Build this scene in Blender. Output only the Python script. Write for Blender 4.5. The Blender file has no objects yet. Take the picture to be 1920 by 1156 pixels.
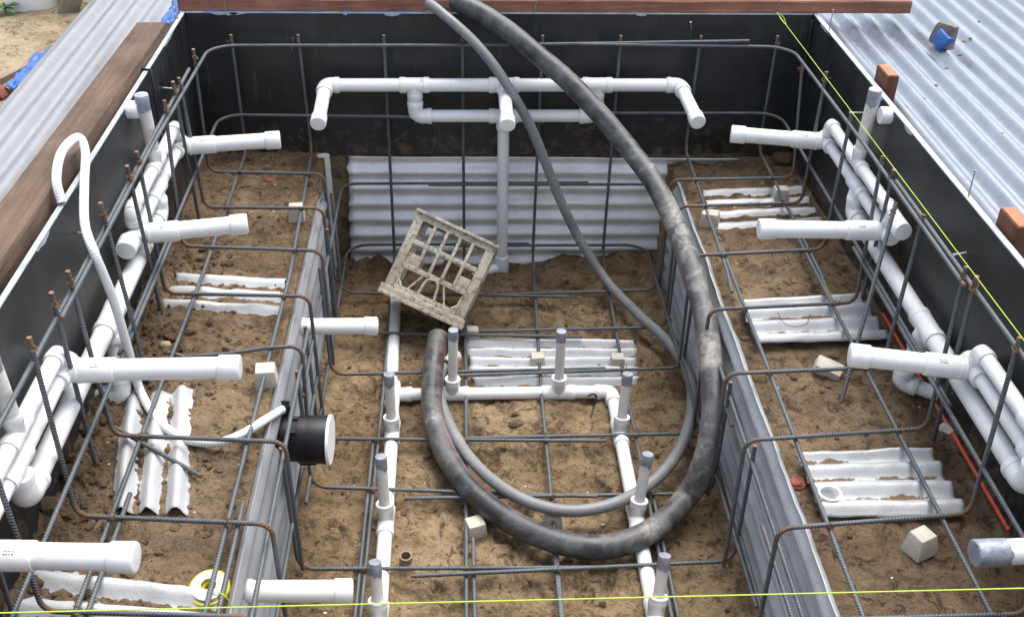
import bpy, bmesh, math, random
import numpy as np
from mathutils import Vector, Matrix, noise

random.seed(7)
C = bpy.context.scene
COL = C.collection
PI = math.pi

# ------------------------------------------------------------------ camera
cd = bpy.data.cameras.new('camera'); cam = bpy.data.objects.new('camera', cd); COL.objects.link(cam)
cd.sensor_width = 36.0; cd.lens = 38.34; cd.clip_start = 0.05; cd.clip_end = 500
cam.matrix_world = Matrix(((0.99890, 0.00935, -0.04600, -0.16939), (-0.04346, 0.55422, -0.83123, -4.08193), (0.01772, 0.83231, 0.55402, 1.37253), (0, 0, 0, 1)))
C.camera = cam

# ------------------------------------------------------------------ light
SUN_EL, SUN_AZ = math.radians(67), math.radians(32)      # azimuth clockwise from +Y
w = bpy.data.worlds.new('World'); C.world = w; w.use_nodes = True
nt = w.node_tree; nt.nodes.clear()
sky = nt.nodes.new('ShaderNodeTexSky'); sky.sky_type = 'NISHITA'; sky.sun_disc = False
sky.sun_elevation = SUN_EL; sky.sun_rotation = SUN_AZ; sky.air_density = 1.0; sky.dust_density = 3.0; sky.ozone_density = 1.0
bg = nt.nodes.new('ShaderNodeBackground'); bg.inputs['Strength'].default_value = 0.15
wo = nt.nodes.new('ShaderNodeOutputWorld')
hs = nt.nodes.new('ShaderNodeHueSaturation'); hs.inputs['Saturation'].default_value = 0.5
nt.links.new(sky.outputs[0], hs.inputs['Color']); nt.links.new(hs.outputs[0], bg.inputs[0]); nt.links.new(bg.outputs[0], wo.inputs[0])
sd = bpy.data.lights.new('sun', 'SUN'); sd.energy = 1.5; sd.angle = math.radians(50); sd.color = (1.0, 0.96, 0.90)
so = bpy.data.objects.new('sun', sd); COL.objects.link(so)
sdir = Vector((math.sin(SUN_AZ)*math.cos(SUN_EL), math.cos(SUN_AZ)*math.cos(SUN_EL), math.sin(SUN_EL)))
so.rotation_euler = sdir.to_track_quat('Z', 'Y').to_euler()
so.location = (3, -3, 6)
C.view_settings.view_transform = 'Standard'; C.view_settings.look = 'None'
C.view_settings.exposure = 1.34; C.view_settings.gamma = 1.0

# ------------------------------------------------------------------ materials
class NT:
    def __init__(s, name):
        s.m = bpy.data.materials.new(name); s.m.use_nodes = True
        s.t = s.m.node_tree; s.t.nodes.clear()
        s.out = s.n('ShaderNodeOutputMaterial'); s.b = s.n('ShaderNodeBsdfPrincipled')
        s.l(s.b.outputs[0], s.out.inputs[0])
    def n(s, ty, **kw):
        o = s.t.nodes.new(ty)
        for k, v in kw.items(): setattr(o, k, v)
        return o
    def l(s, a, b): s.t.links.new(a, b)
    def put(s, sock, v):
        if hasattr(v, 'is_linked') or hasattr(v, 'links'): s.l(v, sock)
        else: sock.default_value = v
    def coord(s, kind='Object', scale=(1, 1, 1)):
        tc = s.n('ShaderNodeTexCoord'); mp = s.n('ShaderNodeMapping'); mp.inputs['Scale'].default_value = scale
        s.l(tc.outputs[kind], mp.inputs['Vector']); return mp.outputs[0]
    def noise(s, vec, scale, detail=4, rough=0.55, dist=0.0):
        o = s.n('ShaderNodeTexNoise'); s.l(vec, o.inputs['Vector'])
        o.inputs['Scale'].default_value = scale; o.inputs['Detail'].default_value = detail
        o.inputs['Roughness'].default_value = rough; o.inputs['Distortion'].default_value = dist
        return o.outputs['Fac']
    def voro(s, vec, scale, out='Distance', rnd=1.0):
        o = s.n('ShaderNodeTexVoronoi'); s.l(vec, o.inputs['Vector']); o.inputs['Scale'].default_value = scale
        o.inputs['Randomness'].default_value = rnd
        return o.outputs[out]
    def ramp(s, fac, a, b, lo=0.0, hi=1.0):
        o = s.n('ShaderNodeMapRange'); s.put(o.inputs['Value'], fac)
        for k, v in zip(('From Min', 'From Max', 'To Min', 'To Max'), (a, b, lo, hi)): o.inputs[k].default_value = v
        return o.outputs[0]
    def math(s, op, a, b=0.0):
        o = s.n('ShaderNodeMath', operation=op); s.put(o.inputs[0], a); s.put(o.inputs[1], b); return o.outputs[0]
    def mix(s, fac, a, b):
        o = s.n('ShaderNodeMix', data_type='RGBA'); s.put(o.inputs[0], fac)
        for i, v in ((6, a), (7, b)):
            if isinstance(v, tuple): v = v + (1.0,) if len(v) == 3 else v
            s.put(o.inputs[i], v)
        return o.outputs[2]
    def bump(s, h, dist, strength=1.0, nrm=None):
        o = s.n('ShaderNodeBump'); o.inputs['Distance'].default_value = dist; o.inputs['Strength'].default_value = strength
        s.l(h, o.inputs['Height'])
        if nrm is not None: s.l(nrm, o.inputs['Normal'])
        return o.outputs[0]
    def attr(s, name):
        o = s.n('ShaderNodeAttribute', attribute_name=name); return o.outputs['Fac']
    def rnd(s):
        o = s.n('ShaderNodeObjectInfo'); return o.outputs['Random']
    def uv(s):
        o = s.n('ShaderNodeUVMap'); sp = s.n('ShaderNodeSeparateXYZ'); s.l(o.outputs[0], sp.inputs[0]); return o.outputs[0], sp.outputs[0], sp.outputs[1]
    def done(s, col, rough=0.5, metal=0.0, nrm=None, spec=0.5):
        if isinstance(col, tuple): col = col + (1.0,)
        s.put(s.b.inputs['Base Color'], col); s.put(s.b.inputs['Roughness'], rough); s.put(s.b.inputs['Metallic'], metal)
        s.b.inputs['Specular IOR Level'].default_value = spec
        if nrm is not None: s.l(nrm, s.b.inputs['Normal'])
        return s.m

def soil_mat(name, dark, mid, light, damp=0.5):
    t = NT(name); v = t.coord()
    big = t.noise(v, 2.0, 6, .62, .3); m = t.noise(v, 9, 10, .70, .6); f = t.noise(v, 48, 8, .72); g = t.noise(v, 260, 4, .65)
    c = t.mix(t.ramp(m, .40, .60), dark, mid)
    c = t.mix(t.math('MULTIPLY', t.ramp(big, .42, .60), t.ramp(m, .38, .56, .35, 1.0)), c, light)
    patch = t.noise(v, 4.2, 12, .74, 1.5)
    c = t.mix(t.ramp(patch, .515, .60, 0, damp), c, tuple(x*.40 for x in dark))
    clump = t.noise(v, 21, 10, .76, .8)
    c = t.mix(t.ramp(clump, .53, .59, 0, .88), c, tuple(x*.40 for x in dark))
    c = t.mix(t.ramp(clump, .44, .34, 0, .35), c, tuple(min(1, x*1.25) for x in light))
    c = t.mix(t.ramp(f, .54, .66, 0, .62), c, tuple(x*.42 for x in dark))
    c = t.mix(t.ramp(g, .52, .70, 0, .38), c, tuple(min(1, x*1.6) for x in light))
    vo = t.voro(v, 105); sel = t.voro(v, 105, 'Color')
    spk = t.math('MULTIPLY', t.math('LESS_THAN', vo, .17), t.math('GREATER_THAN', sel, .88))
    c = t.mix(t.math('MULTIPLY', spk, .75), c, (.52, .47, .38))
    h = t.math('ADD', t.math('ADD', m, t.math('MULTIPLY', clump, -.7)), t.math('ADD', t.math('MULTIPLY', f, .55), t.math('MULTIPLY', g, .25)))
    rough = t.ramp(patch, .5, .66, .95, .70)
    return t.done(c, rough, 0, t.bump(h, .045, 1.0), .3)
M = {}
M['bench_soil'] = soil_mat('bench soil', (.18, .12, .069), (.30, .203, .118), (.395, .28, .168))
M['pit_soil'] = soil_mat('pit sand', (.23, .155, .086), (.395, .272, .15), (.52, .376, .218), .7)
M['sand'] = soil_mat('yard sand', (.38, .29, .165), (.54, .42, .26), (.64, .52, .35), .25)
M['clod'] = soil_mat('clod soil', (.135, .09, .054), (.22, .148, .088), (.30, .208, .126), .3)

def pvc_mat():
    t = NT('white pvc'); v = t.coord()
    d = t.noise(v, 23, 6, .7); s = t.noise(v, 160, 3, .6); r = t.rnd(); big = t.noise(v, 4, 3)
    c = t.mix(t.ramp(big, .3, .7), (.68, .68, .67), (.75, .755, .75))
    c = t.mix(t.ramp(d, .60, .74, 0, .34), c, (.40, .32, .23))
    c = t.mix(t.ramp(s, .70, .76, 0, .55), c, (.30, .22, .15))
    sm = t.noise(v, 6.5, 8, .72, .8)
    c = t.mix(t.ramp(sm, .60, .72, 0, .38), c, (.44, .36, .27))
    c = t.mix(t.ramp(t.noise(v, 52, 5, .7, 1.0), .66, .71, 0, .45), c, (.26, .19, .13))
    return t.done(c, t.ramp(d, .3, .7, .22, .42), 0, t.bump(t.noise(v, 30, 2), .002, .25), .5)
M['pvc'] = pvc_mat()
def pvc_old():
    t = NT('aged white pvc'); v = t.coord(); d = t.noise(v, 30, 6, .7); s = t.noise(v, 120, 3, .6)
    c = t.mix(t.ramp(d, .40, .70), (.68, .655, .62), (.58, .545, .50))
    c = t.mix(t.ramp(s, .66, .75, 0, .6), c, (.25, .18, .12))
    return t.done(c, .45, 0, None, .4)
M['pvc_old'] = pvc_old()
def simple(name, col, rough=.5, metal=0.0, var=.25, scale=18, bump=0.0, spec=.5):
    t = NT(name); v = t.coord(); n = t.noise(v, scale, 5, .65)
    c = t.mix(t.ramp(n, .3, .7), tuple(x*(1-var) for x in col), tuple(min(1, x*(1+var)) for x in col))
    nr = t.bump(n, bump, 1.0) if bump else None
    return t.done(c, rough, metal, nr, spec)
M['tape'] = simple('silver duct tape', (.235, .255, .30), .38, .15, .30, 40, .004)
M['nail'] = simple('nail steel', (.35, .34, .33), .4, .8, .2, 60)
M['wire'] = simple('tie wire rust', (.17, .085, .04), .8, .3, .4, 90)
M['string'] = simple('lime string', (.38, .52, .05), .6, 0, .1, 50)
M['blue'] = simple('blue plastic', (.018, .095, .33), .35, 0, .3, 12, .004)
M['blackplastic'] = simple('black plastic', (.008, .008, .009), .42, 0, .3, 30, 0, .3)
M['whiteface'] = simple('white plastic face', (.80, .80, .80), .4, 0, .03, 20)
M['yellow'] = simple('yellow plastic', (.62, .52, .02), .35, 0, .08, 20)
M['paper'] = simple('reel label', (.58, .58, .50), .6, 0, .12, 60)
M['stone'] = simple('stone', (.36, .27, .18), .85, 0, .35, 22, .01)
M['redbrick'] = simple('brick shard', (.20, .058, .038), .85, 0, .35, 30, .008)
M['bucket'] = simple('bucket white', (.80, .80, .78), .5, 0, .12, 6)
M['leaf'] = simple('leaf', (.06, .17, .04), .5, 0, .3, 40)
M['rope'] = simple('red edge sealer', (.44, .062, .028), .5, 0, .2, 25)
M['hosewhite'] = None
def concrete():
    t = NT('concrete block'); v = t.coord(); n = t.noise(v, 24, 6, .7); f = t.noise(v, 150, 4, .7)
    c = t.mix(t.ramp(n, .3, .7), (.40, .37, .30), (.54, .51, .44))
    c = t.mix(t.ramp(f, .6, .75, 0, .5), c, (.24, .19, .14))
    return t.done(c, .9, 0, t.bump(f, .004, .8), .3)
M['concrete'] = concrete()
def rebar():
    t = NT('ribbed rebar'); v = t.coord(); _, u, l = t.uv()
    ph = t.math('ADD', t.math('MULTIPLY', l, 2*PI/.0085), t.math('MULTIPLY', u, 4*PI))
    rib = t.ramp(t.math('SINE', ph), -.2, .8)
    n = t.noise(v, 14, 5, .65); f = t.noise(v, 90, 4, .7)
    c = t.mix(t.ramp(n, .35, .65), (.055, .064, .072), (.10, .115, .125))
    c = t.mix(t.math('MULTIPLY', rib, .55), c, (.21, .235, .25))
    ru = t.math('ADD', t.attr('rust'), t.ramp(n, .53, .72, 0, .62))
    ru = t.math('MINIMUM', t.math('MULTIPLY', ru, t.ramp(f, .30, .62, .35, 1.1)), 1.0)
    c = t.mix(ru, c, t.mix(t.ramp(f, .4, .7), (.105, .062, .038), (.215, .105, .045)))
    c = t.mix(t.ramp(t.attr('cut'), .5, .6), c, (.22, .105, .055))
    mt = t.math('MULTIPLY', t.math('SUBTRACT', 1.0, ru), .35)
    return t.done(c, t.ramp(ru, 0, 1, .48, .85), mt, t.bump(rib, .0016, 1.0), .5)
M['rebar'] = rebar()
def board():
    t = NT('black film ply'); v = t.coord()
    n = t.noise(v, 5, 5, .6); f = t.noise(v, 60, 5, .7); st = t.noise(t.coord('Object', (1, 1, .12)), 45, 4, .6)
    c = t.mix(t.ramp(n, .35, .7), (.008, .009, .0105), (.016, .018, .020))
    c = t.mix(t.ramp(st, .60, .76, 0, .22), c, (.16, .17, .17))
    c = t.mix(t.ramp(f, .73, .78, 0, .45), c, (.28, .29, .28))
    sp = t.n('ShaderNodeSeparateXYZ'); t.l(v, sp.inputs[0])
    mud = t.math('ADD', t.noise(v, 16, 8, .75, .6), t.ramp(sp.outputs[2], -.60, -.25, .13, -.08))
    c = t.mix(t.ramp(mud, .60, .72, 0, .7), c, (.13, .092, .06))
    c = t.mix(t.ramp(t.noise(v, 3.2, 6, .7), .48, .75, 0, .20), c, (.10, .10, .10))
    return t.done(c, t.ramp(n, .3, .7, .36, .52), 0, t.bump(t.noise(v, 9, 3), .006, .3), .5)
M['board'] = board()
M['plyedge'] = simple('board edge paint', (.33, .36, .385), .6, 0, .35, 14)
def galv(name, base, metal, speck, dirt, rough=.38, valley=False):
    t = NT(name); v = t.coord()
    n = t.noise(v, 9, 5, .6); f = t.noise(v, 55, 5, .7); sp = t.noise(v, 210, 2, .5)
    c = t.mix(t.ramp(n, .3, .7), tuple(x*.82 for x in base), base)
    c = t.mix(t.ramp(sp, .66, .70, 0, speck), c, (.06, .065, .075))
    c = t.mix(t.ramp(f, .58, .78, 0, dirt), c, (.24, .17, .11))
    dust = None
    if valley:
        a = t.attr('valley'); k = t.noise(t.coord('Object', (1, 1, 1)), 7.5, 6, .7, .6)
        dust = t.ramp(t.math('ADD', t.math('MULTIPLY', a, .55), t.math('MULTIPLY', k, .9)), .97, 1.02)  # loose soil on the scrap sheets; on the right riser, painted groove shade
        c = t.mix(dust, c, t.mix(f, (.11, .07, .042), (.20, .135, .085)))
        mt = t.math('MULTIPLY', t.math('SUBTRACT', 1.0, dust), metal); ro = t.ramp(dust, 0, 1, rough, .95)
    else: mt, ro = metal, t.ramp(f, .3, .75, rough, rough+.22)
    return t.done(c, ro, mt, t.bump(n, .006, .35), .5)
M['galv_right'] = galv('galvanised sheet', (.245, .27, .315), .62, .90, .20, .27)
M['galv_left'] = galv('painted sheet', (.225, .232, .245), .28, .25, .32, .40)
M['galv_panel'] = galv('old galvanised panel', (.86, .86, .85), .30, .2, .35, .42)
M['galv_riser'] = galv('grey riser sheet', (.30, .31, .325), .25, .12, .15, .42)
M['galv_riser_old'] = galv('weathered riser sheet', (.42, .435, .45), .25, .85, .30, .5, True)  # valley colour darkens the grooves, painting in shade so the ribs show
M['scrap'] = galv('white scrap sheet', (.47, .48, .485), .10, .55, .50, .45, True)
def wood(name, a, b, sc=(1, .06, 1), along='Y'):
    s = {'Y': (1, .05, 1), 'X': (.05, 1, 1), 'Z': (1, 1, .05)}[along]
    t = NT(name); v = t.coord('Object', s); n = t.noise(v, 40, 6, .65); p = t.noise(t.coord(), 6, 4, .6); f = t.noise(v, 160, 3, .6)
    c = t.mix(t.ramp(n, .32, .68), a, b); c = t.mix(t.ramp(p, .42, .7, 0, .6), c, tuple(x*.55 for x in a))
    c = t.mix(t.ramp(f, .58, .8, 0, .4), c, tuple(min(1, x*1.8) for x in b))
    return t.done(c, .8, 0, t.bump(n, .004, .7), .25)
M['wood_left'] = wood('weathered hardwood', (.075, .047, .033), (.135, .090, .064), along='Y')
M['wood_back'] = wood('red hardwood', (.19, .085, .058), (.32, .155, .105), along='X')
M['wood_stake'] = wood('red stake timber', (.085, .036, .024), (.165, .068, .042), along='Z')
M['wood_end'] = wood('sawn stake end', (.27, .115, .065), (.40, .19, .11), along='Z')
M['wood_grey'] = wood('grey batten', (.20, .15, .11), (.30, .23, .17), along='Y')
def hose(name, base, dust, stripe, lim):
    t = NT(name); v = t.coord(); _, u, l = t.uv()
    n = t.noise(v, 8, 6, .7, .5); f = t.noise(v, 60, 5, .7)
    c = t.mix(t.ramp(n, .3, .7), base, tuple(x*1.8 for x in base))
    if stripe:
        a = t.math('ABSOLUTE', t.math('SUBTRACT', u, .30)); st = t.math('MULTIPLY', t.math('LESS_THAN', a, .045), t.math('GREATER_THAN', l, 2.3))
        stripe_fac = t.math('MULTIPLY', st, t.ramp(f, .35, .6, .25, .85))
        ring = t.math('GREATER_THAN', t.math('SINE', t.math('MULTIPLY', l, 2*PI/.062)), .985)
        c = t.mix(t.math('MULTIPLY', ring, t.ramp(n, .48, .62, 0, .4)), c, (.30, .28, .25))
    film = t.math('MULTIPLY', t.ramp(t.math('ADD', n, t.math('MULTIPLY', t.attr('dust'), .25)), .48, .80), dust)
    c = t.mix(film, c, t.mix(f, tuple(x*.8 for x in FILM), tuple(x*1.5 for x in FILM)))
    du = t.ramp(t.math('ADD', t.math('ADD', t.math('MULTIPLY', n, .75), t.math('MULTIPLY', f, .35)), t.math('MULTIPLY', t.attr('dust'), .45)), lim[0], lim[1], 0, .85)
    c = t.mix(du, c, t.mix(f, (.23, .215, .185), (.36, .34, .30)))
    if stripe: c = t.mix(t.math('MULTIPLY', stripe_fac, t.ramp(n, .35, .65, .25, .75)), c, (.26, .10, .10))
    return t.done(c, t.ramp(film, 0, 1, .40, .8), 0, t.bump(t.noise(v, 26, 4), .004, .5), .5)
FILM = (.135, .136, .132)
M['hose_big'] = hose('black hose', (.016, .0175, .019), .80, True, (.86, 1.02))
M['hose_small'] = hose('grey hose', (.12, .125, .13), .8, False, (.86, 1.1))
def conduit():
    t = NT('white corrugated conduit'); _, u, l = t.uv()
    s = t.math('SINE', t.math('MULTIPLY', l, 2*PI/.0085)); r = t.ramp(s, -1, 1)
    c = t.mix(r, (.62, .63, .64), (.73, .73, .73))
    return t.done(c, .4, 0, t.bump(r, .0008, .6), .5)
M['conduit'] = conduit()
def crate_mat():
    t = NT('dirty crate plastic'); v = t.coord(); n = t.noise(v, 16, 6, .7); f = t.noise(v, 70, 5, .7)
    c = t.mix(t.ramp(n, .35, .65), (.46, .42, .335), (.33, .295, .23))
    c = t.mix(t.ramp(f, .50, .62, 0, .8), c, (.14, .105, .07))
    c = t.mix(t.ramp(t.noise(v, 34, 3), .60, .72, 0, .6), c, (.50, .48, .42))
    return t.done(c, .75, 0, t.bump(f, .003, .7), .3)
M['crate'] = crate_mat()

# ------------------------------------------------------------------ mesh helpers
def V(p): return Vector(p)
def fillet(pts, rad, n=6):
    pts = [V(p) for p in pts]; out = [pts[0]]
    for i in range(1, len(pts)-1):
        a, b, c = pts[i-1], pts[i], pts[i+1]
        u, v = (a-b), (c-b); lu, lv = u.length, v.length; u.normalize(); v.normalize()
        ang = u.angle(v, PI)
        if ang > PI-.03: out.append(b); continue
        d = min(rad/math.tan(ang/2), lu*.48, lv*.48); r = d*math.tan(ang/2)
        bis = (u+v).normalized(); cen = b+bis*(r/math.sin(ang/2))
        s, e = b+u*d-cen, b+v*d-cen
        tot = s.angle(e); ax = s.cross(e).normalized()
        for k in range(n+1): out.append(cen+Matrix.Rotation(tot*k/n, 3, ax) @ s)
    out.append(pts[-1]); return out
def spline(pts, per=10):
    P = [V(p) for p in pts]; P = [P[0]*2-P[1]]+P+[P[-1]*2-P[-2]]; out = []
    for i in range(1, len(P)-2):
        p0, p1, p2, p3 = P[i-1:i+3]
        for k in range(per):
            t = k/per
            out.append(.5*((2*p1)+(p2-p0)*t+(2*p0-5*p1+4*p2-p3)*t*t+(3*p1-p0-3*p2+p3)*t**3))
    out.append(P[-2]); return out

class MB:
    def __init__(s): s.v = []; s.f = []; s.uv = []; s.mi = []; s.at = {}
    def addv(s, p, **at):
        for k, x in at.items(): s.at.setdefault(k, {})[len(s.v)] = x
        s.v.append(tuple(p)); return len(s.v)-1
    def face(s, idx, uv=None, mi=0):
        s.f.append(tuple(idx)); s.uv.append(uv or [(0, 0)]*len(idx)); s.mi.append(mi)
    def tube(s, pts, r, seg=10, cap0=True, cap1=True, at=None, mi=0, cut=False):
        pts = [V(p) for p in pts]; n = len(pts)
        R = r if isinstance(r, (list, tuple)) else [r]*n
        T = []
        for i in range(n):
            d = pts[min(i+1, n-1)]-pts[max(i-1, 0)]
            if d.length < 1e-9: d = T[-1] if T else V((0, 0, 1))
            T.append(d.normalized())
        nrm = V((0, 0, 1)) if abs(T[0].z) < .9 else V((0, -1, 0))
        nrm = (nrm-T[0]*nrm.dot(T[0])).normalized(); rows = []; L = 0; Ls = []
        for i in range(n):
            if i: L += (pts[i]-pts[i-1]).length; nrm = (nrm-T[i]*nrm.dot(T[i])).normalized()
            Ls.append(L); bi = T[i].cross(nrm); row = []
            for k in range(seg):
                a = 2*PI*k/seg; kw = {q: x[i] for q, x in at.items()} if at else {}
                row.append(s.addv(pts[i]+(nrm*math.cos(a)+bi*math.sin(a))*R[i], **kw))
            rows.append(row)
        for i in range(n-1):
            for k in range(seg):
                j = (k+1) % seg
                s.face((rows[i][k], rows[i][j], rows[i+1][j], rows[i+1][k]),
                       [(k/seg, Ls[i]), ((k+1)/seg, Ls[i]), ((k+1)/seg, Ls[i+1]), (k/seg, Ls[i+1])], mi)
        for do, i, rev in ((cap0, 0, True), (cap1, n-1, False)):
            if not do: continue
            kw = dict(at and {q: x[i] for q, x in at.items()} or {})
            if cut: kw['cut'] = 1.0; kw['rust'] = .9
            bi = T[i].cross((V(s.v[rows[i][0]])-pts[i]).normalized()); 
            ring = [s.addv(s.v[q], **kw) for q in rows[i]]
            s.face(ring[::-1] if rev else ring, [(0, Ls[i])]*seg, mi)
        return s
    def lathe(s, p0, ax, prof, seg=20, mi=0):
        ax = V(ax).normalized(); p0 = V(p0)
        a = V((0, 0, 1)) if abs(ax.z) < .9 else V((0, -1, 0)); a = (a-ax*a.dot(ax)).normalized(); b = ax.cross(a); rows = []
        for d, r in prof:
            if r < 1e-6: rows.append([s.addv(p0+ax*d)]*seg)
            else: rows.append([s.addv(p0+ax*d+(a*math.cos(2*PI*k/seg)+b*math.sin(2*PI*k/seg))*r) for k in range(seg)])
        for i in range(len(prof)-1):
            for k in range(seg):
                j = (k+1) % seg; q = [rows[i][k], rows[i][j], rows[i+1][j], rows[i+1][k]]
                u = []; [u.append(x) for x in q if x not in u]
                if len(u) > 2: s.face(u, [(k/seg, prof[i][0])]*len(u), mi)
        return s
    def box(s, c, size, rot=None, bev=0.0, mi=0, taper=1.0):
        bm = bmesh.new(); bmesh.ops.create_cube(bm, size=1.0)
        for v in bm.verts:
            k = taper if v.co.z > 0 else 1.0
            v.co = V((v.co.x*size[0]*k, v.co.y*size[1]*k, v.co.z*size[2]))
        if bev: bmesh.ops.bevel(bm, geom=list(bm.edges), offset=bev, segments=2, profile=.6, affect='EDGES')
        m = rot or Matrix.Identity(3); off = len(s.v)
        bm.verts.ensure_lookup_table()
        for v in bm.verts: s.addv(m @ v.co+V(c))
        for f in bm.faces: s.face([off+v.index for v in f.verts], None, mi)
        bm.free(); return s
    def grid(s, fn, nu, nv, mi=0):
        ids = []
        for j in range(nv+1):
            for i in range(nu+1):
                r = fn(i/nu, j/nv)
                if len(r) == 2: ids.append(s.addv(r[0], **r[1]))
                else: ids.append(s.addv(r))
        for j in range(nv):
            for i in range(nu):
                a = j*(nu+1)+i; s.face((ids[a], ids[a+1], ids[a+nu+2], ids[a+nu+1]), [(i/nu, j/nv)]*4, mi)
        return s
    def blob(s, c, size, seedv, rough=.35, sub=2, freq=1.4, rot=None):
        bm = bmesh.new(); bmesh.ops.create_icosphere(bm, subdivisions=sub, radius=1.0); off = len(s.v); bm.verts.ensure_lookup_table()
        m = rot or Matrix.Identity(3)
        for v in bm.verts:
            d = 1+rough*noise.noise(v.co*freq+V((seedv*3.1, seedv*1.7, seedv)))+rough*.4*noise.noise(v.co*freq*3+V((seedv, 0, 0)))
            s.addv(m @ V((v.co.x*d*size[0], v.co.y*d*size[1], v.co.z*d*size[2]))+V(c))
        for f in bm.faces: s.face([off+v.index for v in f.verts])
        bm.free(); return s
    def build(s, name, mats, parent=None, smooth=True, sharp=38):
        me = bpy.data.meshes.new(name); me.from_pydata(s.v, [], s.f); me.update()
        if not isinstance(mats, (list, tuple)): mats = [mats]
        for m in mats: me.materials.append(m)
        uvl = me.uv_layers.new(name='UVMap'); flat = [c for u in s.uv for p in u for c in p]
        uvl.data.foreach_set('uv', flat)
        me.polygons.foreach_set('material_index', s.mi)
        for k, dct in s.at.items():
            a = me.attributes.new(k, 'FLOAT', 'POINT'); arr = np.zeros(len(s.v), dtype=np.float32)
            arr[list(dct.keys())] = list(dct.values()); a.data.foreach_set('value', arr)
        me.polygons.foreach_set('use_smooth', [smooth]*len(s.f))
        if smooth: me.set_sharp_from_angle(angle=math.radians(sharp))
        o = bpy.data.objects.new(name, me); COL.objects.link(o)
        if parent is not None:
            o.parent = parent; o.matrix_parent_inverse = Matrix.Translation(-V(parent.location))
        return o

def tag(o, label=None, cat=None, group=None, kind=None):
    if label: o['label'] = label
    if cat: o['category'] = cat
    if group: o['group'] = group
    if kind: o['kind'] = kind
    return o
def thing(name, label, cat, loc, group=None):
    e = bpy.data.objects.new(name, None); COL.objects.link(e); e.location = loc; e.empty_display_size = .05
    return tag(e, label, cat, group)
ORD = ['first', 'second', 'third', 'fourth', 'fifth', 'sixth', 'seventh', 'eighth']

def fbm(x, y, s, o=4, seed=0.0):
    return noise.fractal(V((x*s+seed, y*s-seed, seed*.7)), 1.0, 2.1, o)

# ================================================================== SETTING
def sstep(a, b, x):
    t = max(0.0, min(1.0, (x-a)/(b-a))); return t*t*(3-2*t)
XL, XR = -0.712, 0.687           # where the benches stop and the pit begins
FLAT = []                        # (cx, cy, hx, hy, level) areas tamped level under sheets
def bench_h(x, y):
    h = -.592 if x < 0 else -.600
    n = .012*fbm(x, y, 3.2, 4, 3)+.010*fbm(x, y, 13, 4, 9)+.007*fbm(x, y, 42, 4, 17)
    if x < 0:
        m = (1-sstep(-1.16, -.84, x))*sstep(-2.75, -2.3, y)*(1-sstep(-1.15, -.75, y))
        h += m*(.036+.045*max(-.5, fbm(x, y, 10, 5, 31)))
        h += .016*(1-sstep(-.5, -.05, y))*0
        k = noise.fractal(V((x*26, y*26, 4.0)), .9, 2.2, 3)
        n += m*.034*abs(k)+.006*abs(k)
    else:
        n += .012*sstep(.2, .6, fbm(x, y, 7, 3, 51))
    if x > .6: h -= .035*sstep(-.12, -.05, y)*(1-sstep(.96, 1.02, x))
    if y > -.35 and x < 0: h += .02*sstep(-.35, -.05, y)*(1+.8*fbm(x, y, 8, 3, 61))
    q = math.hypot((x+.745)/.075, (y+2.285)/.075)
    if q < 1.3: h -= .012*(1-sstep(.7, 1.3, q))
    for cx, cy, hx, hy, lv, am in FLAT:
        q = max(abs(x-cx)/hx, abs(y-cy)/hy)
        if q < 1.35:
            k = 1-sstep(.85, 1.35, q); h = h*(1-k)+lv*k; n *= 1-k*am
    return h+n
BOOTS = [(-.10, -1.28, .3), (.14, -1.32, -.2), (.26, -1.50, .5), (-.02, -1.62, -.4), (-.28, -1.62, .2), (-.30, -1.88, 1.0), (.02, -1.92, .7), (.22, -1.88, -.5), (.52, -1.30, .2), (-.56, -1.30, -.3), (-.55, -1.72, .4), (.05, -.62, 1.2), (.33, -.60, .9), (.54, -.86, .1), (-.53, -.92, .2)]
def pit_h(x, y):
    h = -1.068+.018*fbm(x, y, 2.4, 4, 71)+.014*fbm(x, y, 8, 4, 77)+.011*fbm(x, y, 24, 4, 83)+.005*fbm(x, y, 62, 3, 87)
    h -= .030*(1-sstep(.0, .30, -y)); h += .034*(1-sstep(.03, .16, -y))*max(0, sstep(-.1, .45, x)*.7+1.2*fbm(x, y, 6, 3, 91)-.1)
    h += .02*(1-sstep(0, .1, min(x-XL, XR-x)))
    for fx, fy, fa in BOOTS:
        dx, dy = x-fx, y-fy; u = dx*math.cos(fa)+dy*math.sin(fa); v_ = -dx*math.sin(fa)+dy*math.cos(fa)
        q = math.hypot(u/.048, v_/.125)
        if q < 1.5: h += (-.016*(1-sstep(.75, 1.0, q))+.008*sstep(.8, 1.05, q)*(1-sstep(1.05, 1.5, q)))*(.7+.6*fbm(x, y, 14, 2, 7))
    r = fbm(x, y, 5, 3, 99); h -= .012*sstep(.25, .5, r)
    for cx, cy, hx, hy, lv, am in FLAT:
        q = max(abs(x-cx)/hx, abs(y-cy)/hy)
        if lv < -.9 and q < 1.3:
            k = 1-sstep(.85, 1.3, q); h = h*(1-.7*k)+lv*.7*k
    return h
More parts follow.
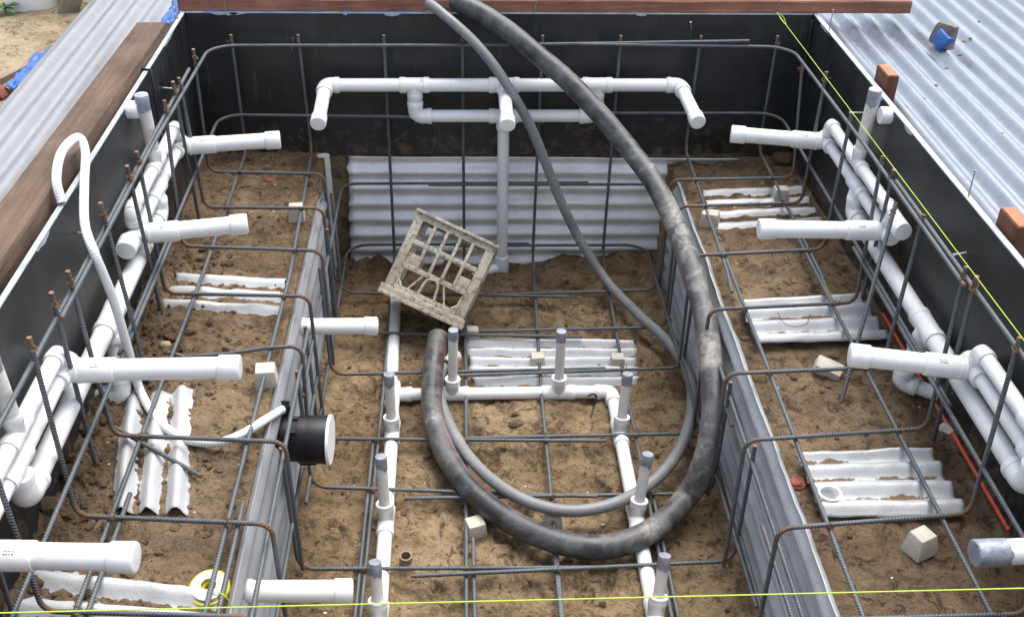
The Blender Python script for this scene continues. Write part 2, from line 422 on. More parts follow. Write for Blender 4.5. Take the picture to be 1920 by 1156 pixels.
# scrap sheets: corners along the ridges (P0>P1 first edge, P3>P2 last edge)
SCRAP = [
 ('half buried white corrugated sheet showing three bare ridges across the left bench',
  (-1.122, -0.909, -0.574), (-0.748, -0.956, -0.574), (-0.74, -1.201, -0.574), (-1.136, -1.149, -0.574), 3, .012, .10, 0),
 ('half buried white corrugated sheet under the conduit, its ridges running towards the viewer',
  (-0.938, -1.555, -0.567), (-0.854, -2.076, -0.567), (-1.049, -2.071, -0.567), (-1.137, -1.608, -0.567), 3, .014, .10, 1),
 ('half buried white corrugated sheet beside the yellow string reel',
  (-1.173, -2.231, -0.568), (-0.724, -2.314, -0.568), (-0.724, -2.448, -0.568), (-1.179, -2.398, -0.568), 2, .015, .10, 0),
 ('half buried ragged white corrugated sheet at the back of the right bench',
  (0.766, -0.302, -0.588), (1.17, -0.278, -0.588), (1.177, -0.612, -0.588), (0.751, -0.655, -0.588), 4, .011, .10, 0),
 ('bare white corrugated sheet on the right bench with a thin bent wire on it',
  (0.732, -1.142, -0.57), (1.157, -1.107, -0.57), (1.164, -1.355, -0.57), (0.742, -1.371, -0.57), 3.2, .011, .0, 0),
 ('bare white corrugated sheet on the right bench with a white ring on it',
  (0.727, -1.895, -0.566), (1.103, -1.882, -0.566), (1.1, -2.127, -0.566), (0.733, -2.121, -0.566), 3.3, .012, .0, 0),
 ('white corrugated sheet sunk in the pit floor under three concrete blocks',
  (-0.166, -0.641, -1.052), (0.504, -0.661, -1.052), (0.477, -0.95, -1.052), (-0.137, -0.944, -1.052), 5, .013, .08, 0),
]
for k, (lb, p0, p1, p2, p3, nw, am, buried, ax) in enumerate(SCRAP):
    xs = [p[0] for p in (p0, p1, p2, p3)]; ys = [p[1] for p in (p0, p1, p2, p3)]
    lv = (-.580 if p0[0] < 0 else -.590) if buried and p0[2] > -.9 else p0[2]+(-.002 if buried else -.028)
    FLAT.append(((min(xs)+max(xs))/2, (min(ys)+max(ys))/2, (max(xs)-min(xs))/2, (max(ys)-min(ys))/2, lv, .55 if buried else .4))

def soil():
    xs = list(np.linspace(-1.205, XL-.006, 110))+list(np.linspace(XL+.004, XR-.004, 232))+list(np.linspace(XR+.006, 1.30, 92))
    ys = list(np.linspace(.012, -2.35, 390))+list(np.linspace(-2.36, -3.4, 80))
    m = MB(); nx = len(xs)
    for j, y in enumerate(ys):
        for i, x in enumerate(xs):
            wob = .010*fbm(y, .3, 9, 3, 5)*(1 if y < -.25 else 0)
            if XL < x < XR: m.addv((x, y, pit_h(x, y)))
            else: m.addv((x, y, bench_h(x, y)))
    for j in range(len(ys)-1):
        for i in range(nx-1):
            a = j*nx+i; pit = XL-.007 < xs[i] < XR and XL < xs[i+1] < XR+.007
            m.face((a, a+nx, a+nx+1, a+1), None, 1 if pit else 0)
    return m.build('excavated_ground', [M['bench_soil'], M['pit_soil']], sharp=180)
tag(soil(), 'brown dug soil of the two benches and the sandy pit floor between them', 'ground', kind='structure')

def yard():
    m = MB(); B = 90.0; z = -.09
    X = [-B, -8, -1.226, 1.235, 8, B]; Y = [B, 8, .035, -3.39, -8, -B]
    for j in range(5):
        for i in range(5):
            if i == 2 and j == 2: continue
            x0, x1, y0, y1 = X[i], X[i+1], Y[j], Y[j+1]
            m.face([m.addv(p) for p in ((x0, y0, z), (x0, y1, z), (x1, y1, z), (x1, y0, z))])
    # earth face under the yard sheet, behind the boards and at the front
    for a, b in (((-1.226, .035), (1.235, .035)), ((1.235, .035), (1.235, -3.39)), ((1.235, -3.39), (-1.226, -3.39)), ((-1.226, -3.39), (-1.226, .035))):
        m.face([m.addv(p) for p in ((a[0], a[1], z), (a[0], a[1], -1.2), (b[0], b[1], -1.2), (b[0], b[1], z))])
    return m.build('ground', M['sand'], smooth=False)
tag(yard(), 'pale sandy yard around the excavation', 'ground', kind='structure')
def sandpatch():
    m = MB()
    def fn(u, v):
        x = -3.6+u*2.05; y = -1.3+v*3.6
        e = min(u, 1-u, v, 1-v)
        return (x, y, -.089+sstep(0, .06, e)*(.012+.022*fbm(x, y, 2.2, 5, 5)+.008*fbm(x, y, 11, 4, 8)))
    m.grid(fn, 150, 220); return m.build('sand', M['sand'], sharp=180)
tag(sandpatch(), 'trampled loose sand left of the leaning sheets', 'sand', kind='structure')

# clods and shell grit: nobody could count them
def clods():
    m = MB(); r = random.Random(3)
    for k in range(800):
        y = r.uniform(-2.6, -.75); x = -1.19+.26*abs(r.gauss(0, .55))
        if x > -.80: continue
        s = min(.024, .0052*math.exp(r.gauss(0, .66))); z = bench_h(x, y)
        m.blob((x, y, z+s*.15), (s*r.uniform(.8, 1.4), s*r.uniform(.8, 1.3), s*r.uniform(.6, .95)), r.uniform(0, 99), .55, 2 if s > .008 else 1, 1.3)
    for k in range(1700):
        pit = r.random() < .5
        x = r.uniform(-.68, .66) if pit else (r.uniform(-1.17, -.74) if r.random() < .5 else r.uniform(.72, 1.18)); y = r.uniform(-2.7, -.05)
        s = min(.014, .0036*math.exp(r.gauss(0, .6))); z = pit_h(x, y) if pit else bench_h(x, y)
        m.blob((x, y, z+s*.15), (s*1.2, s, s*.7), r.uniform(0, 99), .5, 1, 1.3)
    return m.build('soil_clods', M['clod'])
tag(clods(), 'crumbly dark soil clods, thickest along the foot of the left board', 'soil clods', kind='stuff')
def grit():
    m = MB(); r = random.Random(5)
    for k in range(300):
        pit = r.random() < .5
        x = r.uniform(-.68, .66) if pit else (r.uniform(-1.15, -.74) if r.random() < .4 else r.uniform(.72, 1.18)); y = r.uniform(-2.7, -.05)
        s = min(.0042, .0014*math.exp(r.gauss(0, .5))); z = pit_h(x, y) if pit else bench_h(x, y)
        m.blob((x, y, z+s*.2), (s*1.5, s, s*.6), r.uniform(0, 99), .4, 1, 1.3)
    return m.build('shell_grit', M['paper'])
tag(grit(), 'pale specks of shell grit sprinkled over the soil', 'grit', kind='stuff')

# ================================================================== FORMWORK
FG = 'black formwork boards'
def formboard(label, x0, x1, y0, y1, z0, z1, inner, red=False):
    m = MB(); m.box(((x0+x1)/2, (y0+y1)/2, (z0+z1)/2), (x1-x0, y1-y0, z1-z0), bev=.0015)
    o = m.build('formwork_board', M['board'], smooth=False); tag(o, label, 'board', FG)
    # painted sawn edge along the top, ragged where paint ran over
    e = MB(); e.box(((x0+x1)/2, (y0+y1)/2, z1+.0025), (x1-x0-.001, y1-y0-.001, .004), bev=.001)
    r = random.Random(int(abs(x0*100))+3)
    for k in range(5):
        t = r.random(); wl = r.uniform(.02, .14); d = r.uniform(.003, .010); n = 8
        ids = []
        for q in range(n+1):
            a = q/n; dd = d*(math.sin(PI*a)**.5)*(.3+1.0*r.random())
            if inner == 'y':
                px = x0+.05+t*(x1-x0-.2)+a*wl; ids.append((e.addv((px, y0-.0015, z1+.004)), e.addv((px, y0-.0015, z1-dd))))
            else:
                py = y1-.05-t*(y1-y0-.2)-a*wl; xx = (x1+.0015) if inner == '+x' else (x0-.0015)
                ids.append((e.addv((xx, py, z1+.004)), e.addv((xx, py, z1-dd))))
        for q in range(n): e.face((ids[q][0], ids[q][1], ids[q+1][1], ids[q+1][0]))
    e.build('painted_edge', M['plyedge'], o, smooth=False)
    if red:
        rr = MB(); rr.tube([(x0-.003, y1-1.22, z0+.006), (x0-.003, y1-1.6, z0+.005), (x0-.003, y1-1.9, z0+.006), (x0-.003, y1-2.19, z0+.004)], .0058, 8)
        rr.build('red_bottom_edge', M['rope'], o)
    return o
formboard('long black formwork board behind the pit with a hardwood plank on its top edge', -1.2, 1.2, 0.0, .02, -.588, 0, 'y')
formboard('black formwork board along the left side, pale painted top edge beside the weathered plank', -1.216, -1.2, -3.35, .02, -.66, 0, '+x')
formboard('black formwork board along the right side with a red bottom edge', 1.2, 1.219, -3.35, .02, -.590, 0, '-x', True)
m = MB(); m.box((1.193, -.012, -.30), (.012, .02, .57), bev=.002)
tag(m.build('corner_batten', M['board']), 'thin black batten in the right back corner of the formwork', 'batten')

# ================================================================== CORRUGATED SHEETS
def wave_sheet(name, P00, P10, P11, P01, period, amp, nrm, mat, nu, label, cat, group=None, ragged=0.0, seed=0, phase=0.0, nsub=10, drag=None, bend=0.0, groove=False):
    """ridges run along P00>P10; waves across P00>P01"""
    a, b, c, d = V(P00), V(P10), V(P11), V(P01); N = V(nrm).normalized()
    Lv = ((d-a).length+(c-b).length)/2; nw = Lv/period; nv = max(8, int(nw*nsub))
    m = MB()
    def fn(u, v):
        uu = u
        if ragged:
            e = ragged*(.6+fbm(v*5, seed, 3, 4, seed)); uu = u*(1-2*e*0)+((1-u)*e if u < .5 else -u*e*.8)
        p = a*(1-uu)*(1-v)+b*uu*(1-v)+c*uu*v+d*(1-uu)*v
        ph = 2*PI*(v*nw+phase); h = (2*abs(math.cos(ph/2))**1.0-1 if groove else math.cos(ph))
        p = p+N*(amp*h+bend*fbm(uu*3, v*3, 1.2, 3, seed)+amp*.12*fbm(uu*9, v*9, 1.0, 3, seed+7))
        if drag: p = drag(p, u, v)
        return (p, {'valley': .5-.5*h})
    m.grid(fn, nu, nv); o = m.build(name, mat, sharp=180)
    sm = o.modifiers.new('thickness', 'SOLIDIFY'); sm.thickness = .0014; sm.offset = -1
    return tag(o, label, cat, group)
for k, (lb, p0, p1, p2, p3, nw, am, buried, ax) in enumerate(SCRAP):
    per = ((V(p3)-V(p0)).length+(V(p2)-V(p1)).length)/2/nw
    wave_sheet('corrugated_sheet', p0, p1, p2, p3, per, am, (0, 0, 1), M['scrap'], 40, lb, 'sheet', 'scrap corrugated sheets laid on the soil',
               ragged=.02 if buried else .008, seed=k*3+1, phase=.5 if buried else .12, bend=.006 if buried else .004)
wave_sheet('corrugated_sheet', (-.635, .0, -.588), (1.0, .0, -.602), (.90, -.004, -1.13), (-.655, -.004, -1.13), .0735, .0118, (0, -1, 0), M['galv_panel'], 70,
           'old galvanised sheet standing upright across the back of the pit below the black board', 'sheet', ragged=.006, seed=31, phase=.0, bend=.006)
def tornL(p, u, v):
    if p.y > -.42: p.z -= .10*max(0, (p.y+.42)/.24)*(1-v)*(.6+.9*abs(fbm(p.y, 1, 22, 3, 2)))
    return p
def tornR(p, u, v):
    k = fbm(p.y, 2.0, 9, 4, 12); p.x += (.003*k)*(1-v); p.z += .007*fbm(p.y, 5.0, 4, 3, 3)*(1-v)
    return p
wave_sheet('corrugated_sheet', (-.702, -.20, -.568), (-.702, -3.38, -.568), (-.702, -3.38, -1.10), (-.700, -.20, -1.10), .076, .013, (1, 0, 0), M['galv_riser'], 160,
           'clean grey corrugated sheet holding up the left bench, torn at its far end', 'sheet', seed=41, phase=.25, bend=.003, drag=tornL, groove=True, nsub=14)
wave_sheet('corrugated_sheet', (.682, -.27, -.570), (.682, -3.38, -.570), (.676, -3.38, -1.10), (.676, -.27, -1.10), .076, .0145, (-1, 0, 0), M['galv_riser_old'], 160,
           'speckled weathered corrugated sheet holding up the right bench', 'sheet', seed=51, phase=.25, bend=.003, drag=tornR, groove=True, nsub=14)
wave_sheet('corrugated_sheet', (-1.240, .9, -.062), (-1.240, -3.3, -.062), (-1.588, -3.3, .0), (-1.600, .9, .0), .069, .0095, (0, 0, 1), M['galv_left'], 60,
           'pale painted corrugated sheet lying beside the weathered plank on the left', 'sheet', seed=61, phase=.35, bend=.005)
wave_sheet('corrugated_sheet', (1.226, 1.4, -.060), (1.226, -3.3, -.060), (2.9, -3.3, -.040), (2.9, 1.4, -.040), .083, .0138, (0, 0, 1), M['galv_right'], 60,
           'bright speckled galvanised sheet lying on the yard behind the two stakes', 'sheet', seed=71, phase=.2, bend=.006)
RS = bpy.data.objects[[o.name for o in bpy.data.objects if o.get('label', '').startswith('bright speckled')][0]]
M['rustspot'] = simple('rust spot', (.12, .065, .035), .9, 0, .4, 60)
for k, p in enumerate([(1.889, 0.058, -0.044), (1.777, -0.131, -0.044), (1.666, -0.311, -0.044), (1.472, -0.596, -0.044), (1.383, -0.713, -0.044), (1.297, -0.78, -0.044), (1.302, -0.792, -0.046), (1.568, -0.438, -0.044), (1.74, -0.166, -0.044), (1.537, -0.99, -0.044)]):
    MB().blob(p, (.006+.002*(k % 3), .009, .0035), k*3.0, .5, 1, 1.3).build('nail_hole', M['rustspot'], RS)

# ================================================================== TIMBER
def plank(label, P0, P1, w, h, mat, seed, name='timber_plank', up=(0, 0, 1), group=None, bev=.006):
    a, b = V(P0), V(P1); d = (b-a); L = d.length; d.normalize(); s = V(up).cross(d).normalized(); u = d.cross(s); m = MB(); n = 40
    prof = [(-.5, 0), (-.5, .88), (-.46, 1), (.46, 1), (.5, .88), (.5, 0)]
    rows = []
    for i in range(n+1):
        t = i/n; row = []
        for q, (px, pz) in enumerate(prof):
            j = .0025*fbm(t*L, q*1.3, 6, 3, seed)
            row.append(m.addv(a+d*(L*t)+s*(px*w+j)+u*(pz*h+j)))
        rows.append(row)
    k = len(prof)
    for i in range(n):
        for q in range(k): m.face((rows[i][q], rows[i+1][q], rows[i+1][(q+1) % k], rows[i][(q+1) % k]))
    m.face(rows[0]); m.face(rows[-1][::-1]); o = m.build(name, mat, sharp=30)
    return tag(o, label, 'plank', group)
plank('weathered dark hardwood plank on top of the left side of the formwork', (-1.272, -.2, -.032), (-1.315, -3.3, -.032), .112, .066, M['wood_left'], 3)
plank('reddish hardwood plank lying along the top edge of the back board', (-1.225, .066, .007), (1.580, .060, .007), .110, .047, M['wood_back'], 5)
def stake(label, P, sx, sy, h, mat, rz):
    m = MB(); R = Matrix.Rotation(rz, 3, 'Z'); z1 = h
    m.box((P[0], P[1], (z1-.6)/2), (sx, sy, z1+.6), R, .0016)
    e = thing('timber_stake', label, 'stake', (P[0], P[1], -.09), 'red timber stakes behind the right board')
    m.build('post', mat, e, sharp=30)
    t = MB(); t.box((P[0], P[1], z1+.0015), (sx-.006, sy-.006, .004), R, .0012); t.build('end_grain', M['wood_end'], e, sharp=30)
    return e
stake('red timber stake standing behind the taped pipe at the right board', (1.252, -.690, 0), .040, .105, .045, M['wood_stake'], .0)
stake('red timber stake at the right edge of the photo', (1.252, -1.690, 0), .042, .108, .042, M['wood_stake'], .0)

# ================================================================== REINFORCEMENT
RG = 'ribbed steel reinforcing bars'
def bar(label, pts, rad=.035, r=.0062, bend_rust=True, group=RG):
    raw = [V(p) for p in pts]; P = fillet(raw, rad, 6)
    # fine spacing so rust can start and stop along the bar
    Q = [P[0]]
    for a, b in zip(P, P[1:]):
        n = max(1, int((b-a).length/.05))
        for k in range(1, n+1): Q.append(a+(b-a)*(k/n))
    inner = raw[1:-1]; ru = []
    bends = [q for i, q in enumerate(inner) if (raw[i+1]-raw[i]).angle(raw[i+2]-raw[i+1]) > .5]
    for q in Q:
        d = min([(q-b).length for b in bends], default=9)
        ru.append(max(0, 1-max(0, d-.02)/.035) if bend_rust else 0.0)
    ru[0] = max(ru[0], .5); ru[-1] = max(ru[-1], .5)
    m = MB(); m.tube(Q, r, 9, True, True, {'rust': ru}, cut=True)
    o = m.build('steel_rebar', M['rebar'], sharp=50); tag(o, label, 'rebar', group); return o
TW = random.Random(11)
def tie(parent, p, s=.0085):
    m = MB(); p = V(p)
    for q in range(2):
        a0 = TW.uniform(0, 6); pts = []
        for k in range(14):
            t = k/13; a = a0+t*7.5
            pts.append(p+V((math.cos(a)*s*(.75+.4*q), math.sin(a)*s*(.75+.3*q), (t-.5)*.014+.004*math.sin(a*1.7))))
        pts += [pts[-1]+V((TW.uniform(-.012, .012), TW.uniform(-.012, .012), TW.uniform(.002, .012)))]
        m.tube(pts, .0013, 5)
    m.build('tie_wire', M['wire'], parent)

def down(c, dx, zb=-1.0):
    return (c[0]+dx, c[1]-.004, zb)
LB = [
 ((-1.115, -0.299, -0.029), (-1.133, -0.263, -0.53), (-0.692, -0.295, -0.525)),
 ((-1.115, -0.548, -0.037), (-1.095, -0.551, -0.53), (-0.667, -0.569, -0.525)),
 ((-1.115, -0.761, -0.028), (-1.121, -0.825, -0.53), (-0.642, -0.872, -0.525)),
 ((-1.115, -1.13, -0.032), (-1.11, -1.123, -0.53), (-0.653, -1.154, -0.525)),
 None,
 ((-1.115, -1.806, -0.024), (-1.097, -1.815, -0.53), (-0.639, -1.859, -0.525)),
 ((-1.115, -2.09, -0.019), (-1.108, -2.115, -0.53), (-0.633, -2.161, -0.525)),
 ((-1.115, -2.39, -0.091), (-1.097, -2.41, -0.53), (-0.633, -2.444, -0.525)),
]
for k, q in enumerate(LB):
    if q is None: continue
    a, b, c = q
    o = bar('bent steel bar crossing the left bench, %s row from the back board' % ORD[k], [a, b, c, down(c, .006)])
    tie(o, (a[0]+.006, a[1]-.01, a[2]-.028))
    for xx in (-1.02, -.735):
        if TW.random() < .75: f = (xx-b[0])/(c[0]-b[0]); tie(o, (xx, b[1]+(c[1]-b[1])*f, -.530), .0095)
o = bar('sagging bent steel bar crossing the left bench just behind the capped jet pipe', [(-1.063, -1.409, -0.548), (-0.997, -1.421, -0.562), (-0.875, -1.431, -0.548), (-0.749, -1.426, -0.53), (-0.645, -1.424, -0.525), (-.655, -1.445, -.98)])
for k, (a, b, lb) in enumerate([
 ((-1.115, -0.627, -0.019), (-1.128, -0.528, -0.6), 'straight rusty upright bar at the left board near the back jets'),
 ((-1.115, -1.237, -0.025), (-1.117, -1.176, -0.58), 'straight upright bar at the left board crossing the end-capped jet fitting'),
 ((-1.115, -1.501, -0.002), (-1.073, -1.536, -0.58), 'upright bar with a bright orange tip beside the hanging conduit'),
 ((-1.115, -1.924, -0.009), (-1.133, -1.881, -0.57), 'upright bar at the left board with a curl of rusty wire on its tip'),
 ((-1.115, -2.486, -0.074), (-1.184, -2.375, -0.58), 'upright bar with its foot in the soil at the bottom left corner'),
 ]):
    o = bar(lb, [a, b]); tie(o, (a[0]+.006, a[1]-.01, a[2]-.03))
bar('short loose bar slanting down over the white sheet ridges under the conduit', [(-1.102, -1.782, -0.53), (-0.846, -1.943, -0.566)])
RB = [
 ((1.115, -0.22, -0.102), (1.119, -0.332, -0.53), (0.637, -0.356, -0.525)),
 ((1.115, -0.496, -0.035), (1.095, -0.541, -0.53), (0.627, -0.57, -0.525)),
 ((1.115, -0.8, -0.057), (1.082, -0.876, -0.53), (0.617, -0.921, -0.525)),
 ((1.115, -1.114, -0.061), (1.092, -1.212, -0.53), (0.611, -1.252, -0.525)),
 ((1.115, -1.469, -0.069), (1.066, -1.557, -0.53), (0.595, -1.586, -0.525)),
 ((1.115, -1.765, -0.057), (1.095, -1.837, -0.53), (0.585, -1.881, -0.525)),
 ((1.115, -2.08, -0.055), (1.085, -2.163, -0.53), (0.593, -2.207, -0.525)),
 ((1.115, -2.358, -0.09), (1.089, -2.48, -0.53), (0.613, -2.488, -0.525)),
]
for k, (a, b, c) in enumerate(RB):
    o = bar('bent steel bar crossing the right bench, %s row from the back board' % ORD[k], [a, b, c, down(c, .0)])
    tie(o, (a[0]-.006, a[1]-.01, a[2]-.028))
    for xx in (1.03, .722):
        if TW.random() < .75: f = (xx-b[0])/(c[0]-b[0]); tie(o, (xx, b[1]+(c[1]-b[1])*f, -.530), .0095)
for a, b, lb in [
 ((1.115, -1.217, -0.056), (1.152, -1.119, -0.59), 'straight upright bar at the right board close in front of the fourth bent bar'),
 ((1.115, -1.827, -0.047), (1.138, -1.813, -0.59), 'straight upright bar at the right board beside the white elbow of the front jets'),
 ((1.085, -1.345, -0.096), (0.933, -1.632, -0.6), 'loose leaning bar between the right board and the tilted grey block'),
 ]:
    o = bar(lb, [a, b]); tie(o, (a[0]-.006, a[1]-.01, a[2]-.03))
# bars along the boards
B1 = -.068
bar('top bar along the back board bent round the left corner', [(0.942, -0.075, -0.076), (-0.091, -0.075, -0.095), (-1.105, -.075, -.098), (-1.105, -1.0, -.072), (-1.105, -1.93, -.078)], .10)
bar('top bar along the back board bent round the right corner', [(0.285, -0.08, -0.088), (1.105, -.080, -.098), (1.105, -1.0, -.085), (1.105, -1.80, -.092)], .10)
bar('top lap bar along the left board, running out of the photo at the left', [(-1.118, -.385, -.070), (-1.118, -1.4, -.078), (-1.118, -3.2, -.085)])
bar('top lap bar along the right board under the lime string', [(1.118, -1.24, -.082), (1.118, -3.2, -.090)])
bar('middle bar across the back board behind the jets, bent round the left corner', [(0.376, -0.08, -0.404), (-0.384, -0.08, -0.385), (-1.105, -.080, -.375), (-1.105, -.9, -.39), (-1.105, -1.63, -.40)], .09)
bar('rusty middle bar across the right of the back board, bent round the right corner', [(-0.248, -0.072, -0.373), (1.105, -.072, -.375), (1.105, -.9, -.385), (1.105, -1.9, -.40)], .09)
bar('middle lap bar along the left board in front of the white main pipe', [(-1.093, -1.02, -.395), (-1.093, -2.0, -.40), (-1.093, -3.2, -.405)])
bar('middle lap bar along the right board in front of the white main pipe', [(1.093, -1.10, -.392), (1.093, -2.0, -.40), (1.093, -3.2, -.405)])
# uprights on the back board running on over bench or pit floor
BV = [(-1.027, -1.020, -.54, -2.62), (-.777, -.735, -.54, -2.70), (-.455, -.452, -1.035, -2.6), (-.157, -.157, -1.035, -2.6),
      (.148, .112, -1.035, -2.6), (.448, .419, -1.035, -2.6), (.757, .722, -.54, -1.13), (1.055, 1.035, -.54, -1.20)]
for k, (x, x2, zb, ye) in enumerate(BV):
    wh = 'bench' if zb > -.8 else 'pit floor'
    o = bar('upright bar on the back board bending forward along the %s, %s from the left' % (wh, ORD[k]), [(x, -.058, -.062), (x+(x2-x)*.3, -.062, zb), (x2, -1.0, zb), (x2-(.012 if x2 < 0 else .012), ye, zb)], .05, bend_rust=True)
    tie(o, (x, -.066, -.10)); 
    if k in (3, 6, 7): tie(o, (x, -.066, -.375))
for x0, y0, x1, z, lb in [
 (-1.002, -2.03, -1.004, -.54, 'lap bar lying along the left bench, nearer the left board'),
 (-.716, -2.07, -.712, -.54, 'lap bar lying along the left bench beside the grey riser and the yellow reel'),
 (.736, -.83, .716, -.54, 'long bar lying along the right bench, near its riser'),
 (1.022, -.76, 1.012, -.54, 'long bar lying along the right bench, nearer the right board'),
 (-.470, -1.24, -.482, -1.035, 'lap bar along the pit floor just left of the left riser pipes'),
 (-.142, -1.72, -.138, -1.035, 'lap bar along the pit floor in the middle, left one of two'),
 (.100, -1.78, .100, -1.035, 'lap bar along the pit floor in the middle, right one of two'),
 (.432, -1.55, .424, -1.035, 'lap bar along the pit floor just right of the right riser pipes')]:
    bar(lb, [(x0, y0, z), (x1, -3.1, z)])
# bars round the pit walls
bar('bar round the back of the pit at mid height, bent along the left riser', [(.36, -.055, -.690), (-.655, -.055, -.690), (-.655, -1.45, -.695)], .06)
bar('bar round the back of the pit at mid height, bent along the right riser', [(-.30, -.068, -.690), (.628, -.068, -.692), (.628, -1.62, -.695)], .06)
bar('low bar round the back of the pit, bent along the left riser', [(.12, -.055, -.980), (-.650, -.055, -.980), (-.650, -1.62, -.975)], .09)
bar('low bar round the back of the pit, bent along the right riser', [(-.20, -.068, -.980), (.620, -.068, -.982), (.622, -2.10, -.93)], .09)
bar('bar along the top of the left riser in front of the black round fitting', [(-.652, -1.25, -.590), (-.652, -3.1, -.588)])
bar('lower bar along the left riser towards the front', [(-.652, -1.10, -.84), (-.652, -3.1, -.86)])
bar('bar along the top of the right riser', [(.632, -1.22, -.648), (.630, -3.1, -.660)])
bar('second bar along the top of the right riser starting beside the seventh bent bar', [(.612, -2.05, -.672), (.612, -3.1, -.672)])
bar('lower bar along the right riser towards the front', [(.634, -1.35, -.915), (.630, -3.1, -.94)])
FB = [
 (((-0.653, -0.364, -1.02), (0.259, -0.411, -1.02)), ((-0.096, -0.393, -1.02), (0.628, -0.365, -1.02))),
 (((-0.641, -0.646, -1.02), (0.29, -0.691, -1.02)), ((-0.243, -0.65, -1.02), (0.624, -0.633, -1.02))),
 (((-0.641, -0.912, -1.02), (0.355, -0.893, -1.02)), ((-0.327, -0.931, -1.02), (0.64, -0.895, -1.02))),
 (((-0.65, -1.265, -1.02), (0.311, -1.298, -1.02)), ((-0.291, -1.274, -1.02), (0.621, -1.267, -1.02))),
 (((-0.648, -1.498, -1.02), (0.252, -1.564, -1.02)), ((-0.356, -1.558, -1.02), (0.618, -1.558, -1.02))),
 (((-0.649, -1.843, -1.02), (0.251, -1.861, -1.02)), ((-0.324, -1.879, -1.02), (0.625, -1.846, -1.02))),
]
for k, (l, r) in enumerate(FB):
    a, b = l; o = bar('bar across the pit floor turned up the left riser, %s row from the back' % ORD[k], [(a[0]-.012, a[1]+.03, -.585), (a[0], a[1], a[2]), b], .05)
    for xx in (-.455, -.157):
        if TW.random() < .8: f = (xx-a[0])/(b[0]-a[0]); tie(o, (xx, a[1]+(b[1]-a[1])*f, -1.022), .0095)
    a, b = r; o = bar('bar across the pit floor turned up the right riser, %s row from the back' % ORD[k], [a, b, (b[0]+.012, b[1]+.03, -.60)], .05)
    for xx in (.110, .42):
        if TW.random() < .8: f = (xx-a[0])/(b[0]-a[0]); tie(o, (xx, a[1]+(b[1]-a[1])*f, -1.022), .0095)

# ================================================================== PVC
def ptube(parent, name, pts, r, rad=.0, mat='pvc', seg=18, caps=True):
    P = fillet(pts, rad, 7) if rad else pts
    return MB().tube(P, r, seg, caps, caps).build(name, M[mat], parent)
def collar(parent, p, ax, L, r, name='coupling', mat='pvc'):
    p, ax = V(p), V(ax).normalized()
    return MB().lathe(p-ax*(L/2), ax, [(0, 0), (0, r*.93), (.0015, r*.985), (.003, r), (L-.003, r), (L-.0015, r*.985), (L, r*.93), (L, 0)], 22).build(name, M[mat], parent)
def cap(parent, p, ax, r, L=.045, mat='pvc', name='end_cap'):
    """closed end cap whose outer face is centred on p, ax pointing outward"""
    p, ax = V(p), V(ax).normalized()
    return MB().lathe(p-ax*L, ax, [(0, r*.9), (.0, r*.97), (.002, r), (L-.006, r), (L-.0025, r*.975), (L-.0007, r*.92), (L, r*.82), (L+.0004, 0)], 24).build(name, M[mat], parent)
def tee(parent, p, ax, br, r, L=.105, B=.055, rb=None):
    p, ax, br = V(p), V(ax).normalized(), V(br).normalized(); R = r*1.14; rb = (rb or r)*1.14; h = L/2
    m = MB().lathe(p-ax*h, ax, [(.0007, 0), (0, r*.9), (0, R*1.02), (.002, R*1.06), (.022, R*1.06), (.024, R), (L-.024, R), (L-.022, R*1.06), (L-.002, R*1.06), (L, R*1.02), (L, r*.9), (L-.0007, 0)], 22)
    m.lathe(p, br, [(0, rb*.98), (B-.024, rb), (B-.022, rb*1.06), (B-.002, rb*1.06), (B, rb*1.02), (B, rb*.8), (B-.001, 0)], 22)
    return m.build('tee_fitting', M['pvc'], parent)
def elbow(parent, p, d0, d1, r, arm=.05):
    """corner at p, arms leaving along d0 and d1"""
    p, d0, d1 = V(p), V(d0).normalized(), V(d1).normalized(); R = r*1.16
    P = fillet([p+d0*arm, p, p+d1*arm], arm*.62, 7); m = MB().tube(P, R, 20, True, True)
    for d in (d0, d1): m.lathe(p+d*(arm-.018), d, [(0, R*.98), (.0015, R*1.06), (.0175, R*1.06), (.0195, R*1.01), (.0197, 0)], 22)
    return m.build('elbow_fitting', M['pvc'], parent)
def print_mark(parent, p, ax, r, L=.035, side=(0, -.55, .83)):
    """small illegible ink stamp on the pipe wall"""
    p, ax = V(p), V(ax).normalized(); s = V(side); s = (s-ax*s.dot(ax)).normalized(); b = ax.cross(s); m = MB(); rr = random.Random(int(abs(p.x*1000+p.y*77)))
    for row in range(2):
        t = 0
        while t < L:
            l = rr.uniform(.002, .005); a0 = -.16+row*.2; a1 = a0+.10
            q = [p+ax*(t+u)+(s*math.cos(a)+b*math.sin(a))*(r*1.012) for u, a in ((0, a0), (l, a0), (l, a1), (0, a1))]
            m.face([m.addv(v) for v in q]); t += l+rr.uniform(.001, .003)
    m.build('ink_stamp', M['ink'], parent, smooth=False)
M['ink'] = simple('faded ink', (.16, .17, .20), .6, 0, .2, 80)
def taped(parent, p, ax, r, L=.05):
    """pipe end sealed with silver tape; p is the end"""
    p, ax = V(p), V(ax).normalized(); m = MB(); seg = 22
    m.lathe(p-ax*L, ax, [(0, r*1.0), (.0005, r*1.06), (L*.5, r*1.08), (L-.003, r*1.07), (L, r*.98), (L+.001, 0)], seg)
    for q in range(seg*2):                                # ragged lower edge
        v = V(m.v[q]); m.v[q] = tuple(v+ax*(.010*fbm(q % seg*.6, p.x*9, .9, 3, p.y*5)))
    return m.build('tape_wrap', M['tape'], parent)

